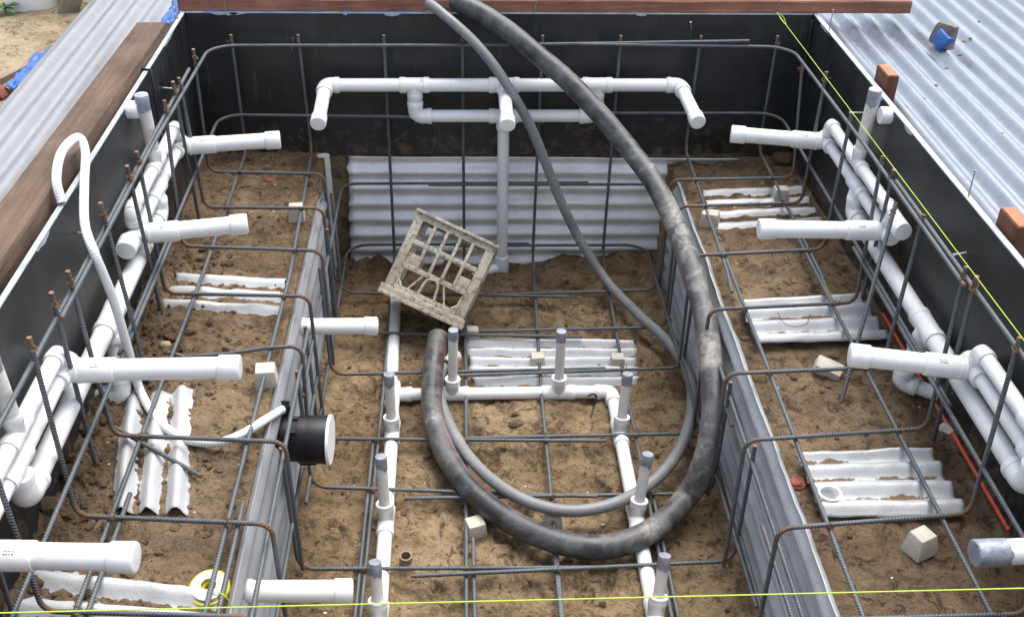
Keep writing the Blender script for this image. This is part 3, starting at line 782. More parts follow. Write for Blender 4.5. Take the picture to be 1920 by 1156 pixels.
WATER = .0198; MAIN = .0262; STUB = .0275
def side_jets(s, label, y_far, y_near, y_riser, tips, plug, zz, capfirst):
    """jet plumbing on one side wall; s = -1 left, +1 right"""
    X = 1.150*s; t = thing('jet_manifold', label, 'plumbing', (X, (y_far+y_near)/2, -.60), 'white jet manifolds on the boards')
    za, zw = zz
    up, dn, fw, bk, inn = (0, 0, 1), (0, 0, -1), (0, -1, 0), (0, 1, 0), (-s, 0, 0)
    end = y_near-.115
    # upper air line
    ptube(t, 'pipe', [(X, y_far, za), (X, y_near if not capfirst else end, za)], WATER)
    elbow(t, (X, y_far, za), fw, dn, WATER, .042)
    tee(t, (X, y_riser, za), fw, up, WATER, .11, .055)
    ptube(t, 'riser_pipe', [(X, y_riser, za+.03), (X+.003*s, y_riser-.012, plug[1])], .0205, mat='pvc_old')
    taped(t, (X+.003*s, y_riser-.012, plug[1]), up, .0205, .052)
    if capfirst:
        cap(t, (X, end, za-.012), fw, WATER*1.42, .05)
        elbow(t, (X, y_near, za), bk, dn, WATER, .042)
    else:
        elbow(t, (X, y_near, za), bk, dn, WATER, .042)
        cap(t, (X, end, zw+.01), (0, -1, -.06), WATER*1.55, .055)
        ptube(t, 'pipe', [(X, y_near, zw), (X, end+.01, zw+.01)], WATER*1.35)
    # lower water line with a jet body at each end
    ptube(t, 'pipe', [(X, y_far, zw), (X, y_near, zw)], WATER)
    tee(t, (X, y_riser-.045, zw), fw, dn, WATER*1.05, .12, .05, MAIN*.9)
    for q, (yj, tip) in enumerate(((y_far, tips[0]), (y_near, tips[1]))):
        a = V((X, yj, zw)); b = V(tip); ax = (b-a).normalized()
        tee(t, a, fw, ax, WATER*1.15, .095, .045, STUB*.9)
        collar(t, a+ax*.085, ax, .085, STUB*1.14, 'jet_body')
        j = ptube(t, 'jet_stub', [a+ax*.05, b-ax*.01], STUB)
        if s > 0 and q == 1 and y_far < -1: taped(j, b, ax, STUB, .07)
        else: cap(j, b, ax, STUB*1.17, .052)
        print_mark(j, a+ax*.075, ax, STUB*1.14, .02)
        MB().lathe(a+ax*.036, ax, [(0, STUB*.95), (0, STUB*1.18), (.004, STUB*1.2), (.008, STUB*1.16), (.008, STUB)], 20).build('lock_ring', M['pvc'], t)
    # white plug through the board
    MB().lathe((1.2*s, plug[0], plug[2]), (-s, 0, 0), [(0, 0), (0, .028), (.030, .028), (.034, .026), (.035, 0)], 22).build('wall_plug', M['pvc'], t)
    return t
def side_main(s, label, y0, y1, tee_y, foot, end_y, riser2):
    X = 1.150*s; z = -.358 if s < 0 else -.369
    t = thing('main_pipe', label, 'plumbing', (X, (y0+y1)/2, -.60), 'white main pipes along the boards'); fw, bk, up, dn = (0, -1, 0), (0, 1, 0), (0, 0, 1), (0, 0, -1)
    ptube(t, 'pipe', [(X, y0, -.32), (X, y0, z), (X, y1, z), (X, y1, -.265)], MAIN, .03, seg=22)
    elbow(t, (X, y0, z), up, fw, MAIN, .055); elbow(t, (X, y1, z), bk, up, MAIN*1.04, .075)
    f1, f2 = V(foot[0]), V(foot[1]); d = (f1-V((X, tee_y, z))).normalized()
    tee(t, (X, tee_y, z), fw, d, MAIN, .135, .07)
    br = ptube(t, 'branch_pipe', [V((X, tee_y, z))+d*.03, f1], .024); d2 = (f2-f1).normalized()
    elbow(br, f1, -d, d2, .0245, .05); ptube(br, 'pipe', [f1+d2*.02, f2], .022)
    return t
def stubtip(p): return p
side_jets(-1, 'white jet manifold at the back of the left board with a taped pipe', -.560, -1.175, -.855, ((-0.805, -0.505, -0.285), (-0.825, -1.111, -0.285)), (-.872, .035, -.012), (-.208, -.285), False)
side_jets(-1, 'white jet manifold on the left board cut by the left photo edge', -1.890, -2.500, -2.195, ((-0.719, -1.884, -0.26), (-0.822, -2.515, -0.26)), (-2.20, .030, -.012), (-.203, -.260), False)
side_jets(1, 'white jet manifold at the back of the right board beside a timber stake', -.540, -1.185, -.850, ((0.813, -0.47, -0.282), (0.751, -1.168, -0.282)), (-.905, .050, -.020), (-.212, -.282), True)
side_jets(1, 'white jet manifold on the right board cut by the right photo edge', -1.885, -2.510, -2.200, ((0.841, -1.817, -0.293), (0.891, -2.518, -0.293)), (-2.20, .040, -.02), (-.234, -.293), True)
side_main(-1, 'thick white main pipe along the left board with a branch into the soil', -.905, -2.240, -1.520, ((-1.128, -1.615, -.552), (-1.26, -1.60, -.57)), None, None)
side_main(1, 'thick white main pipe along the right board, branch elbowed under the red edge', -.905, -2.245, -1.590, ((1.115, -1.585, -.560), (1.26, -1.67, -.572)), None, None)

def back_jets():
    z1, z2, y = -.246, -.374, -.098; t = thing('jet_manifold', 'white three-jet manifold across the back board with a pipe dropping into the pit', 'plumbing', (0, y, -1.07), 'white jet manifolds on the boards')
    L, R, fw, dn, up = (-1, 0, 0), (1, 0, 0), (0, -1, 0), (0, 0, -1), (0, 0, 1); r = .0255; xs = -.343, .002, .364
    ptube(t, 'pipe', [(-.684, y, z1), (.688, y, z1)], r); ptube(t, 'pipe', [(xs[0], y, z2), (xs[2], y, z2)], r*.96)
    for x in (xs[0], xs[2]):
        tee(t, (x, y, z1), R, dn, r, .115, .055); ptube(t, 'pipe', [(x, y, z1-.02), (x, y, z2)], r*.98)
        elbow(t, (x, y, z2), up, R if x < 0 else L, r, .062)
    tee(t, (xs[1], y, z1), R, fw, r, .118, .05); tee(t, (xs[1], y, z2), R, dn, r*.96, .115, .055)
    for x, tip, first in ((-.684, (-0.689, -0.36, -0.291), 1), (.002, (0.006, -0.36, -0.298), 0), (.688, (0.715, -0.36, -0.287), 1)):
        a = V((x, y, z1)); b = V(tip); ax = (b-a).normalized()
        if first: elbow(t, a, R if x < 0 else L, ax, r, .052)
        j = ptube(t, 'jet_stub', [a+ax*.02, b-ax*.01], r*.99); cap(j, b, ax, r*1.17, .048)
    d = MB().tube([(xs[1], y, z2-.02), (.004, -.088, -1.06)], .0235, 20).build('drop_pipe', M['pvc'], t)
    collar(d, (.0035, -.088, -1.06), (0, 0, 1), .085, .030); ptube(d, 'pipe', [(.0035, -.088, -1.075), (-.13, -.14, -1.078)], .022)
    print_mark(t, (-.32, y, z1), R, r*1.18, .025)
back_jets()

def floor_ring():
    z = -1.042; r = .0225; t = thing('floor_manifold', 'white U-shaped pipe run on the pit floor with eight taped upright pipes', 'plumbing', (0, -1.3, -1.07))
    xl, xr, yc = -.410, .366, -1.005; fw, up = (0, -1, 0), (0, 0, 1)
    ptube(t, 'pipe', [(-.436, -.36, z), (-.424, yc, z)], r*1.02); ptube(t, 'pipe', [(xl-.006, yc, z), (xl, -1.3, z), (xl+.004, -3.2, z)], r)
    ptube(t, 'pipe', [(-.424, yc, z), (xr-.03, yc, z)], r); elbow(t, (xr, yc, z), (-1, 0, 0), fw, r, .06)
    ptube(t, 'pipe', [(xr, yc-.03, z), (xr, -3.2, z)], r)
    tee(t, (xl-.008, yc, z), fw, (1, 0, 0), r, .12, .07)
    RS = [((-0.199, -1, -0.767), (-.206, yc)), ((0.174, -1, -0.777), (.174, yc)), ((-0.411, -1.2, -0.803), (xl, -1.215)), ((0.381, -1.2, -0.813), (xr, -1.235)),
          ((-0.415, -1.6, -0.808), (xl+.001, -1.635)), ((0.389, -1.6, -0.814), (xr, -1.640)), ((-0.413, -1.97, -0.862), (xl+.002, -2.02)), ((0.386, -1.97, -0.859), (xr, -2.03))]
    for k, (tip, (bx, by)) in enumerate(RS):
        b = V((bx, by, z)); tp = V(tip); ax = (tp-b).normalized()
        tee(t, b, (1, 0, 0) if k < 2 else fw, ax, r, .118, .062, r*.98)
        MB().lathe(b+ax*.058, ax, [(0, r*1.2), (.003, r*1.24), (.009, r*1.22), (.010, r*.8)], 20).build('socket_rim', M['pvc'], t)
        q = MB().tube([b+ax*.03, tp], .0168, 18).build('riser_pipe', M['pvc_old'], t); taped(q, tp, ax, .0168, .042)
floor_ring()
def wall_stub(label, a, b, r=.0275):
    a, b = V(a), V(b); ax = (b-a).normalized(); t = thing('capped_stub', label, 'pipe stub', a, 'capped white stubs through the left riser')
    ptube(t, 'pipe', [a-ax*.07, b-ax*.01], r); cap(t, b, ax, r*1.13, .045)
    collar(t, a+ax*.0, ax, .02, r*1.10, 'wall_flange')
wall_stub('capped white stub poking through the left riser between crate and black fitting', (-0.695, -1.105, -0.675), (-0.451, -1.065, -0.704))
wall_stub('capped white stub through the left riser at the front, beside the yellow reel', (-0.695, -2.226, -0.685), (-0.447, -2.2, -0.72))
o = MB().tube([(-0.725, -0.03, -0.574), (-0.719, -0.05, -0.805), (-0.711, -0.06, -1.139)], .026, 18).build('drain_pipe', M['pvc_old'])
tag(o, 'white pipe in the back left pit corner behind the torn riser sheet', 'pipe')
m = MB(); p0 = V((0.766, -2.062, -0.553)); m.tube([p0+V((.028*math.cos(a*PI/15), .026*math.sin(a*PI/15), .004)) for a in range(31)], .0035, 8, False, False)
tag(m.build('plastic_ring', M['whiteface']), 'white plastic ring lying on the front right scrap sheet', 'ring')
m = MB(); p0 = V((-0.344, -1.787, -1.058)); m.lathe(p0-V((0, 0, .02)), (.05, -.1, 1), [(0, .014), (0, .019), (.050, .019), (.051, .018), (.051, .0145), (.0, .014)], 20)
tag(m.build('pipe_offcut', M['wood_grey']), 'short grey-brown pipe offcut standing on the pit floor beside the front left riser pipe', 'offcut')

# round black light niche in the left riser
def niche():
    c = V((-.700, -1.630, -.708)); b = V((-.562, -1.636, -.709)); ax = (b-c).normalized(); L = (b-c).length
    t = thing('light_niche', 'round black fitting with a white lid in the left riser', 'light fitting', c)
    MB().lathe(c, ax, [(0, 0), (0, .078), (.010, .078), (.012, .066), (L*.42, .066), (L*.42, .0705), (L*.62, .0705), (L*.62, .069), (L, .0715), (L+.004, .070), (L+.005, 0)], 32).build('body', M['blackplastic'], t)
    MB().lathe(c+ax*(L+.003), ax, [(0, .0725), (.0, .0735), (.006, .0735), (.008, .072), (.0085, 0)], 32).build('lid', M['whiteface'], t)
    g = V((-0.69, -1.583, -0.636)); gl = MB().lathe(c+(g-c)*.75, (g-c).normalized(), [(0, .018), (.012, .018), (.012, .022), (.030, .022), (.032, .017), (.046, .016), (.046, 0)], 10).build('gland', M['blackplastic'], t)
    for k in (-1, 1): MB().box(c+ax*(L*.30)+V((0, .03*k-.02, .064)), (.03, .012, .016), bev=.002).build('lug', M['blackplastic'], t)
    m = MB(); m.box(c+ax*(L*.55)+V((0, 0, -.078)), (.05, .03, .022), bev=.004); m.build('bracket', M['blackplastic'], t)
    return g
GL = niche()
o = MB().tube(spline([(-1.206, -1.521, 0.009), (-1.22, -1.484, 0.06), (-1.235, -1.371, 0.082), (-1.222, -1.271, 0.078), (-1.195, -1.312, 0.054), (-1.175, -1.423, 0.013), (-1.14, -1.572, -0.026), (-1.1, -1.656, -0.064), (-1.085, -1.639, -0.214), (-1.085, -1.612, -0.397), (-1.081, -1.6, -0.545),
                      (-1.006, -1.718, -0.56), (-0.92, -1.795, -0.563), (-0.83, -1.821, -0.556), (-0.766, -1.799, -0.548), (-0.709, -1.725, -0.556), GL], 12), .0122, 14).build('conduit', M['conduit'])
tag(o, 'white corrugated conduit looping over the left board and down to the black round fitting', 'conduit')
m = MB(); d = (GL-V((-0.709, -1.725, -0.556))).normalized(); m.lathe(GL-d*.052, d, [(0, .0122), (0, .0132), (.045, .0132), (.045, .0122)], 16)
o2 = m.build('tape_wrap', simple('green white tape', (.55, .72, .66), .5, 0, .25, 120), o)

# ================================================================== HOSES
def hose_obj(name, pts, r, mat, label, endr=None, per=14):
    P = spline(pts, per); n = len(P); R = []; D = []
    for i, p in enumerate(P):
        R.append(r*(1+.012*fbm(i*.21, 1.0, 1, 3, r*50))); D.append((.30 if p.y > -.35 and p.z > -.45 else (.74 if p.x > .50 and p.z > -.97 else .42))+.55*fbm(i*.09, 3.0, 1, 4, r*90))
    for i in range(1, 22): D[-i] += .5*(1-i/22)
    m = MB(); m.tube(P, R, 22, True, True, {'dust': D})
    o = m.build(name, M[mat], sharp=60); return tag(o, label, 'hose')
hose_obj('pump_hose', [(-.62, 1.05, .02), (-.38, .45, .075), (-0.201, 0.065, 0.042), (-0.09, -0.03, 0.016), (0.019, -0.09, -0.037), (0.128, -0.16, -0.105), (0.241, -0.24, -0.178), (0.349, -0.34, -0.263), (0.45, -0.45, -0.352), (0.53, -0.59, -0.423), (0.584, -0.77, -0.498), (0.61, -0.96, -0.546), (0.623, -1.13, -0.606), (0.617, -1.29, -0.642), (0.609, -1.43, -0.705),
      (0.594, -1.53, -0.772), (0.565, -1.6, -0.856), (0.529, -1.603, -0.985), (0.402, -1.732, -1), (0.258, -1.794, -1.004), (0.116, -1.773, -1.004), (-0.031, -1.679, -1.004), (-0.151, -1.539, -1), (-0.233, -1.358, -0.995), (-0.273, -1.156, -0.985), (-0.275, -0.979, -0.97), (-0.267, -0.871, -0.955), (-0.256, -0.785, -0.945)],
     .0372, 'hose_big', 'thick dusty black hose coming over the back plank and looping in the pit')
dh = hose_obj('delivery_hose', [(-.85, 1.0, .02), (-.62, .45, .065), (-0.323, 0.065, 0.043), (-0.227, -0.03, 0.007), (-0.131, -0.1, -0.055), (-0.048, -0.16, -0.132), (0.029, -0.19, -0.241), (0.102, -0.21, -0.37), (0.168, -0.225, -0.527), (0.237, -0.24, -0.696), (0.319, -0.26, -0.857), (0.427, -0.348, -0.995), (0.517, -0.576, -0.995), (0.604, -0.764, -0.995), (0.642, -0.955, -0.99),
      (0.626, -1.146, -0.985), (0.556, -1.355, -0.985), (0.454, -1.508, -0.99), (0.32, -1.613, -0.993), (0.175, -1.654, -0.993), (0.046, -1.62, -0.993), (-0.067, -1.524, -0.993), (-0.158, -1.383, -0.993), (-0.223, -1.204, -0.993), (-0.254, -1.04, -0.995), (-0.241, -0.908, -1), (-0.202, -0.799, -1.02)],
     .0192, 'hose_small', 'thin grey hose hanging over the back plank and looping inside the thick black hose')

cp = V((-0.229, -0.896, -0.995)); cq = V((-0.166, -0.77, -1.01)); ca = (cq-cp).normalized()
MB().lathe(cp, ca, [(0, .0195), (.002, .025), (.02, .026), (.022, .0225), (.05, .0235), (.052, .027), (.075, .028), (.078, .022), (.078, 0)], 20).build('coupling', M['concrete'], dh)
tag(MB().tube(spline([(0.272, -1.065, -1.012), (0.291, -1.059, -1.008), (0.303, -1.062, -1.02), (0.291, -1.087, -1.05), (0.278, -1.129, -1.062)], 6), .0032, 6).build('cable_tie', M['blackplastic']), 'black cable tie hanging from the white pipe near its right corner', 'cable tie')
# ================================================================== LOOSE THINGS
def block(label, p, sz, rz=0.0, tilt=(0, 0), tap=.82, z=None):
    x, y, zz = p; zz = z if z is not None else zz
    R = Matrix.Rotation(rz, 3, 'Z') @ Matrix.Rotation(tilt[0], 3, 'X') @ Matrix.Rotation(tilt[1], 3, 'Y')
    m = MB(); m.box((x, y, zz), sz, R, .005, taper=tap)
    for i, v in enumerate(m.v): v = V(v); m.v[i] = tuple(v+V((fbm(v.x*30, v.y*30, 1, 2, 1), fbm(v.y*30, v.z*30, 1, 2, 2), fbm(v.z*30, v.x*30, 1, 2, 3)))*.0022)
    tag(m.build('concrete_block', M['concrete'], sharp=30), label, 'block', 'small concrete spacer blocks')
block('pale concrete block under a bar at the back of the left bench', (-0.771, -0.532, -0.562), (.062, .058, .060), .1)
block('pale concrete block at the edge of the left riser near the capped jet pipe', (-0.74, -1.523, -0.56), (.068, .062, .064), .12)
block('concrete block on the pit floor just below the crate, behind the sunk sheet', (-0.129, -0.638, -1.04), (.056, .050, .056), .0)
block('concrete block on the sunk pit sheet, middle one of three', (0.111, -0.818, -1.038), (.058, .052, .056), .05)
block('concrete block on the sunk pit sheet, right one of three', (0.407, -0.83, -1.038), (.058, .052, .056), -.04)
block('concrete block on the pit floor inside the hose loop, left one of two', (-0.134, -1.662, -1.045), (.066, .060, .050), .35)
block('concrete block on the pit floor under the hose loop, right one of two', (0.107, -1.638, -1.045), (.062, .052, .052), -.1)
block('concrete block on the ragged white sheet, nearer the right board', (1.059, -0.4, -0.566), (.062, .056, .058), -.05)
block('concrete block at the corner of the ragged white sheet, beside the right riser', (0.747, -0.59, -0.566), (.074, .060, .060), -.35)
block('thin grey concrete block lying tilted on the right bench behind the capped jet pipe', (0.931, -1.493, -0.58), (.085, .050, .036), -.5, (.30, .25), .95)
block('large pale concrete block under a bar at the front of the right bench', (0.948, -2.223, -0.565), (.070, .062, .060), .45, (0, 0), .72)

def crate():
    W_, H_, D_ = .325, .305, .25
    R = Matrix.Rotation(-.055, 3, 'Z') @ Matrix.Rotation(-.60, 3, 'X') @ Matrix.Rotation(.415, 3, 'Y')
    O = V((-0.247, -0.6, -0.752)); t = thing('milk_crate', 'dirty cream plastic bottle crate tipped on its corner at the back of the pit', 'crate', O)
    def P(x, y, z): return O+R @ V((x, y, z))
    def bx(m, x0, x1, y0, y1, z0, z1, bev=.0015): m.box(P((x0+x1)/2, (y0+y1)/2, (z0+z1)/2), (x1-x0, y1-y0, z1-z0), R, bev)
    w, h, th = W_/2, H_/2, .010
    # near side: corner strips, grid, handle panel
    def side(front):
        m = MB(); y0, y1 = (0, th) if front else (D_-th, D_)
        bx(m, -w, -w+.034, y0, y1+(.02 if front else 0), -h, h); bx(m, w-.034, w, y0, y1+(.02 if front else 0), -h, h)
        bx(m, -w+.034, w-.034, y0, y1, h-.030, h-.001); bx(m, -w+.034, w-.034, y0, y1, -h, -h+.022)
        gx = [-w+.034+(W_-.068)*k/5 for k in range(1, 5)]; zh = -h+.098
        for x in (gx if front else []): bx(m, x-.0062, x+.0062, y0-.001, y1+.014, zh, h-.025)
        for k, z in enumerate((h-.112,)): bx(m, -w+.034, w-.034, y0+.001, y1+.009, z-.009, z+.009)
        bx(m, -w+.034, w-.034, y0+.0005, y1+.002, zh-.010, zh+.010)
        # blank panels in the outer cells above the handle
        for sx in (-1, 1): bx(m, *sorted((sx*(w-.036), sx*(w-.036-.046))), y0+.003, y0+.008, zh+.006, zh+.052)
        o = m.build('side_panel', M['crate'], t, sharp=25)
        # arched hand hold and slanting struts
        if not front: return
        a = MB(); arc = [P(.026*math.cos(q*PI/10), th*.5+(0 if front else D_-th), -h+.068+.024*math.sin(q*PI/10)) for q in range(11)]
        arc = [P(.034, th*.5+(0 if front else D_-th), -h+.012)]+arc+[P(-.034, th*.5+(0 if front else D_-th), -h+.012)]
        a.tube(arc, .0056, 8)
        for sx in (-1, 1):
            a.tube([P(sx*.040, th*.5+(0 if front else D_-th), zh-.005), P(sx*.075, th*.5+(0 if front else D_-th), -h+.02)], .004, 8)
            a.tube([P(sx*(w-.036), th*.5+(0 if front else D_-th), zh-.012), P(sx*(w-.042), th*.5+(0 if front else D_-th), -h+.02)], .0065, 8)
            a.tube([P(sx*(w-.030), th*.5+(0 if front else D_-th), -h+.055), P(sx*(w-.062), th*.5+(0 if front else D_-th), -h+.018)], .0055, 8)
        a.build('hand_hold', M['crate'], o)
    side(True); side(False)
    for sx in (-1, 1):
        m = MB(); x0, x1 = (-w, -w+th) if sx < 0 else (w-th, w)
        bx(m, x0, x1, th, D_-th, h-.04, h-.002); bx(m, x0, x1, th, D_-th, -h, -h+.05); bx(m, x0, x1, th, D_-th, .0, .016)
        for k in range(1, 5): bx(m, x0+.001, x1-.001, D_*k/5-.003, D_*k/5+.003, -h+.03, h-.03)
        m.build('side_wall', M['crate'], t, sharp=25)
    m = MB()                                              # rim round the open mouth (low side) and the slatted base (high side)
    bx(m, -w-.010, w+.010, -.010, .004, -h-.020, -h+.004, .003); bx(m, -w-.010, w+.010, -.012, D_+.010, -h-.034, -h-.018, .003)
    m.build('rim', M['crate'], t, sharp=25)
    m = MB(); bx(m, -w-.006, w+.006, -.010, .004, h-.006, h+.006, .002)
    for k in range(9): bx(m, -w+.01+k*(W_-.03)/8, -w+.02+k*(W_-.03)/8, .0, D_, h-.012, h-.004)
    for k in range(6): bx(m, -w, w, .02+k*.042, .028+k*.042, h-.018, h-.006)
    m.build('slatted_base', M['crate'], t, sharp=25)
crate()

def reel():
    c = V((-0.754, -2.318, -0.588)); ax = V((-.03, -.22, .97)).normalized(); t = thing('string_reel', 'yellow plastic string reel with a pale label at the front of the left bench', 'reel', c)
    r = .047
    MB().lathe(c-ax*.012, ax, [(0, .0), (0, r*.94), (.003, r*.95), (.006, r*.82), (.032, r*.80), (.035, r*.98), (.039, r), (.042, r*.985), (.0425, r*.86), (.0380, r*.84), (.0380, r*.36), (.0395, r*.34), (.0395, r*.27), (.020, r*.25), (.020, 0)], 36).build('spool', M['yellow'], t)
    MB().lathe(c+ax*.0383, ax, [(0, r*.37), (.0006, r*.375), (.0007, r*.815), (0, r*.82)], 36).build('label', M['paper'], t)
    m = MB(); m.tube(spline([(-0.716, -2.391, -0.5), (-0.695, -2.407, -0.5), (-0.684, -2.411, -0.53), (-0.673, -2.425, -0.58)], 8), .0012, 6); m.build('string_end', M['string'], t)
reel()
def string(label, a, b, sag=.0):
    a, b = V(a), V(b); P = [a+(b-a)*(k/30)-V((0, 0, sag*math.sin(PI*k/30))) for k in range(31)]
    return tag(MB().tube(P, .00115, 7).build('string_line', M['string']), label, 'string', 'lime string lines')
o = string('lime green string line stretched along the right board', (1.052, -.008, .012), (1.050, -3.3, .026))
MB().tube(spline([(1.052, -.008, .012), (1.072, -.03, .004), (1.080, -.055, -.016), (1.070, -.065, -.010), (1.056, -.04, .004)], 6), .0013, 6).build('loose_end', M['string'], o)
string('lime green string line stretched from side to side across the front of the pit', (-1.2, -2.882, .004), (1.2, -2.878, .008))
def nail(label, pts, r=.0021, mat='nail', group='nails and wires standing on the formwork'):
    m = MB(); P = [V(p) for p in pts]; m.tube(P, r, 8); d = (P[-1]-P[-2]).normalized(); m.lathe(P[-1], d, [(0, 0), (0, r*2), (.0015, r*2), (.0015, 0)], 10)
    return tag(m.build('nail', M[mat]), label, 'nail', group)
nail('long nail standing on the right board between the two stakes', [(1.207, -1.507, -.01), (1.213, -1.493, .078)])
nail('long nail standing at the far end of the right board near the plank end', [(1.207, -.184, -.01), (1.212, -.172, .078)])
nail('nail standing in front of the back plank that holds the string line', [(1.052, .002, -.004), (1.056, .004, .10)])
nail('nail leaning against the back plank near its left end', [(-1.045, -.003, -.004), (-1.05, .0, .095)])
nail('nail in the back plank between the two hoses and the middle', [(.115, .002, .0), (.135, .004, .095)])
nail('nail standing at the far left corner beside the blue scrap', [(-1.209, -.08, -.004), (-1.218, -.06, .085)])
nail('bent black strip hanging over the top edge of the left board', [(-1.222, -.585, .008), (-1.190, -.590, .006), (-1.176, -.64, -.06), (-1.174, -.66, -.17), (-1.165, -.70, -.27)], .0055, 'blackplastic')
for a, b, lb in [((-1.2, -0.45, -0.113), (-1.155, -0.482, -0.102), 'pale pin poking through the left board near the back left jets'), ((-1.2, -1.477, -0.105), (-1.15, -1.52, -0.083), 'pale pin poking through the left board beside the hanging conduit'),
                 ((1.2, -1.591, -0.119), (1.155, -1.615, -0.111), 'pale pin poking through the right board under the string'), ((1.2, -0.69, -0.104), (1.15, -0.696, -0.101), 'pale pin poking through the right board beside the taped pipe')]:
    nail(lb, [a, b], .0022, 'whiteface', 'pale pins through the boards')
for p, q, lb in [((-0.813, -0.002, -0.144), (-0.804, -0.012, -0.092), 'bent nail tip on the back board at the left'), ((0.728, -0.002, -0.054), (0.721, -0.014, -0.025), 'bent nail tip on the back board at the right')]:
    nail(lb, [p, q], .0022, 'nail', 'nail tips through the back board')

def lump(name, label, p, size, mat, seed, rough=.35, rot=None, cat='stone', group=None, freq=1.3):
    return tag(MB().blob(p, size, seed, rough, 3, freq, rot).build(name, M[mat], sharp=35), label, cat, group)
lump('brick_shard', 'flat red brick shard on the right bench at the edge of its riser', (0.712, -1.977, -0.592), (.022, .024, .012), 'redbrick', 3, .5, cat='brick piece')
lump('brick_shard', 'red brick shard half buried at the back of the left bench', (-0.914, -0.219, -0.59), (.032, .020, .010), 'redbrick', 8, .5, cat='brick piece')
lump('brick_shard', 'tiny red brick chip at the edge of the three-ridge sheet on the left bench', (-0.784, -0.925, -0.58), (.009, .007, .006), 'redbrick', 14, .5, cat='brick piece')
lump('stone', 'tan stone on the left bench beside the branch pipe', (-1.065, -1.354, -0.568), (.020, .017, .013), 'stone', 21)
lump('stone', 'grey stone below the red board edge on the right bench', (1.185, -1.777, -0.592), (.026, .024, .018), 'concrete', 22)
lump('stone', 'flat brown stone on the pit floor inside the hose loop', (0.014, -1.151, -1.058), (.026, .018, .009), 'clod', 23)
lump('stone', 'rounded stone by the foot of the right back corner', (1.159, -0.049, -0.585), (.045, .035, .026), 'clod', 24)
for k in range(10):
    rr = random.Random(40+k); x = rr.uniform(-.35, .55); y = rr.uniform(-2.0, -.35)
    lump('soil_lump', 'brown soil lump on the pit floor', (x, y, pit_h(x, y)+.003), (rr.uniform(.008, .017), rr.uniform(.007, .013), .007), 'clod', 50+k, .5, None, 'soil lump', 'soil lumps on the pit floor')
# blue-edged dark lump on the sheet
b = V((1.625, -.225, -.030)); R = Matrix.Rotation(.35, 3, 'Z') @ Matrix.Rotation(.15, 3, 'Y')
m = MB(); m.box(b+V((.006, 0, .030)), (.058, .088, .090), R, .016, taper=.8)
for i, v in enumerate(m.v): v = V(v); m.v[i] = tuple(v+V((fbm(v.x*14, v.y*14, 1, 3, 4), fbm(v.y*14, v.z*14, 1, 3, 5), fbm(v.z*14, v.x*14, 1, 3, 6)))*.014)
o = tag(m.build('stone', simple('dark wet stone', (.13, .115, .105), .7, 0, .35, 25, .006), sharp=40), 'dark stone wrapped in blue plastic on the galvanised sheet, right of the plank end', 'stone')
m = MB(); m.box(b+R @ V((-.006, -.010, .016)), (.050, .074, .068), R @ Matrix.Rotation(.35, 3, 'X'), .018)
for i, v in enumerate(m.v): v = V(v); m.v[i] = tuple(v+V((fbm(v.x*30, v.y*30, 1, 3, 7), fbm(v.y*30, v.z*30, 1, 3, 8), fbm(v.z*30, v.x*30, 1, 3, 9)))*.007)
m.build('plastic_wrap', M['blue'], o)

# yard corner, top left
def bucket():
    c = V((-1.890, .365, -.088)); t = thing('bucket', 'white plastic bucket standing on the sand in the top left corner', 'bucket', c)
    MB().lathe(c, (0, 0, 1), [(0, 0), (0, .103), (.004, .108), (.05, .112), (.30, .135), (.305, .140), (.315, .140), (.315, .131), (.30, .130), (.012, .104), (.012, 0)], 40).build('shell', M['bucket'], t)
    h = MB(); h.tube([c+V((.145*math.cos(a*PI/16), .02+.06*math.sin(a*PI/16), .27-.05*math.sin(a*PI/16))) for a in range(17)], .003, 8); h.build('handle', M['nail'], t)
bucket()
m = MB(); m.box((-1.695, .33, .02), (.07, .20, .26), Matrix.Rotation(.45, 3, 'Y') @ Matrix.Rotation(.25, 3, 'Z'), .012)
for i, v in enumerate(m.v): v = V(v); m.v[i] = tuple(v+V((fbm(v.x*9, v.y*9, 1, 3, 4), fbm(v.y*9, v.z*9, 1, 3, 5), fbm(v.z*9, v.x*9, 1, 3, 6)))*.02)
tag(m.build('rock_slab', simple('grey brown slab', (.24, .20, .15), .9, 0, .3, 12, .01), sharp=40), 'grey-brown slab leaning beside the left corrugated sheet', 'slab')
plank('thin weathered batten lying on the sand beside the blue tarp', (-1.655, -.22, -.088), (-1.95, -.98, -.088), .045, .022, M['wood_grey'], 9)
lump('brick_shard', 'dull red brick end on the sand beside the thin batten', (-1.715, -.60, -.07), (.05, .035, .03), 'redbrick', 61, .2, cat='brick piece')
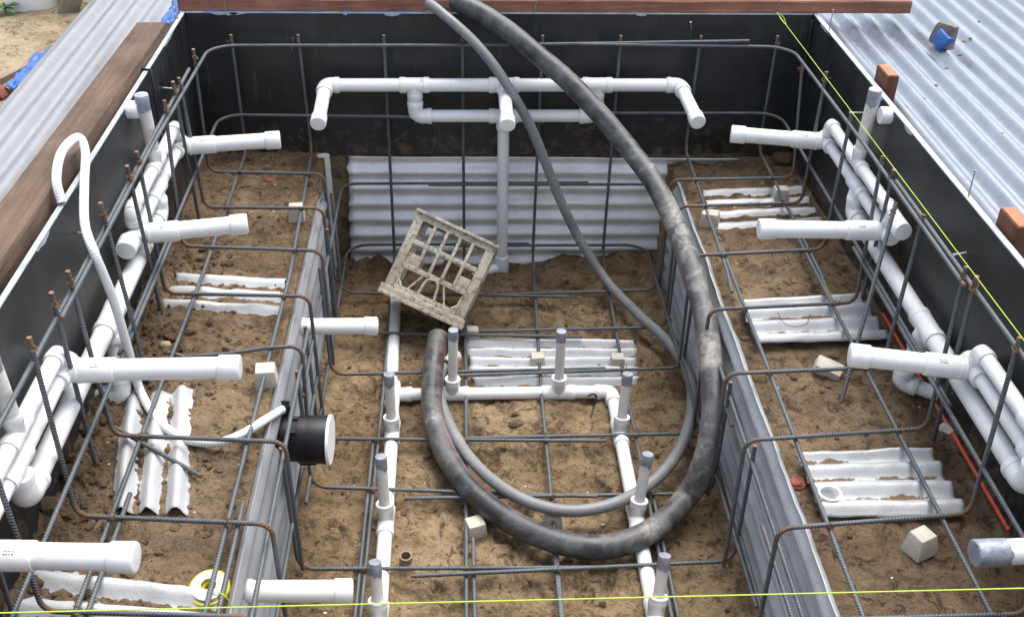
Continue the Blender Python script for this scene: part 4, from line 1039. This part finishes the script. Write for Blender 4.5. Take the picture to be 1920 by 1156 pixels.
def tarp(label, P, w, seed, L):
    P = V(P); m = MB()
    m.grid(lambda u, v: P+V((w[0]*(u-.5)+.012*fbm(v*4, u*3, 1, 3, seed), -L*(v-.5), .010+.016*fbm(u*3, v*5, 1.2, 4, seed+3)+w[1]*u)), 14, 24)
    o = m.build('tarp_scrap', M['blue'], sharp=50); s = o.modifiers.new('thickness', 'SOLIDIFY'); s.thickness = .001
    tag(o, label, 'tarp', 'blue tarp scraps')
tarp('crumpled blue tarp under the outer edge of the left corrugated sheet', (-1.640, -.42, -.072), (.09, .03), 3, .36)
tarp('crumpled blue scrap in the far left corner between the two planks', (-1.250, .02, -.020), (.055, .02), 5, .30)
def strip(label, x0, x1):
    m = MB(); m.grid(lambda u, v: (x0+(x1-x0)*u, .004+.006*v, .0052+.004*v*(.3+abs(fbm(u*8, 1, 1, 3, x0)))), 30, 2)
    o = m.build('tarp_scrap', M['blue']); s = o.modifiers.new('thickness', 'SOLIDIFY'); s.thickness = .001; tag(o, label, 'tarp', 'blue tarp scraps')
strip('blue strip peeping from under the left half of the back plank', -1.13, -.68)
strip('short blue strip peeping from under the back plank beside the thin hose', -.62, -.30)
def weed():
    t = thing('weed', 'small green weed growing on the sand in front of the bucket', 'plant', (-1.955, .22, -.085)); r = random.Random(2); c = V((-1.955, .22, -.085))
    MB().tube([c, c+V((.005, 0, .05))], .003, 6).build('stem', M['leaf'], t)
    for k in range(9):
        a = k*2.4; L = r.uniform(.045, .075); m = MB(); d = V((math.cos(a), math.sin(a), r.uniform(.25, .9))).normalized(); s = d.cross(V((0, 0, 1))).normalized()
        m.grid(lambda u, v: c+V((0, 0, .03))+d*(L*v)+s*((u-.5)*.034*math.sin(PI*min(1, v*.93+.05)))-V((0, 0, .03*v*v)), 4, 8); m.build('leaf', M['leaf'], t)
weed()
w_ = MB().tube(spline([(0.837, -1.233, -0.552), (0.84, -1.301, -0.545), (0.871, -1.315, -0.55), (0.914, -1.295, -0.552), (0.938, -1.244, -0.55)], 8), .0012, 6).build('wire_scrap', M['wire'])
tag(w_, 'thin bent wire lying on the middle white sheet of the right bench', 'wire')
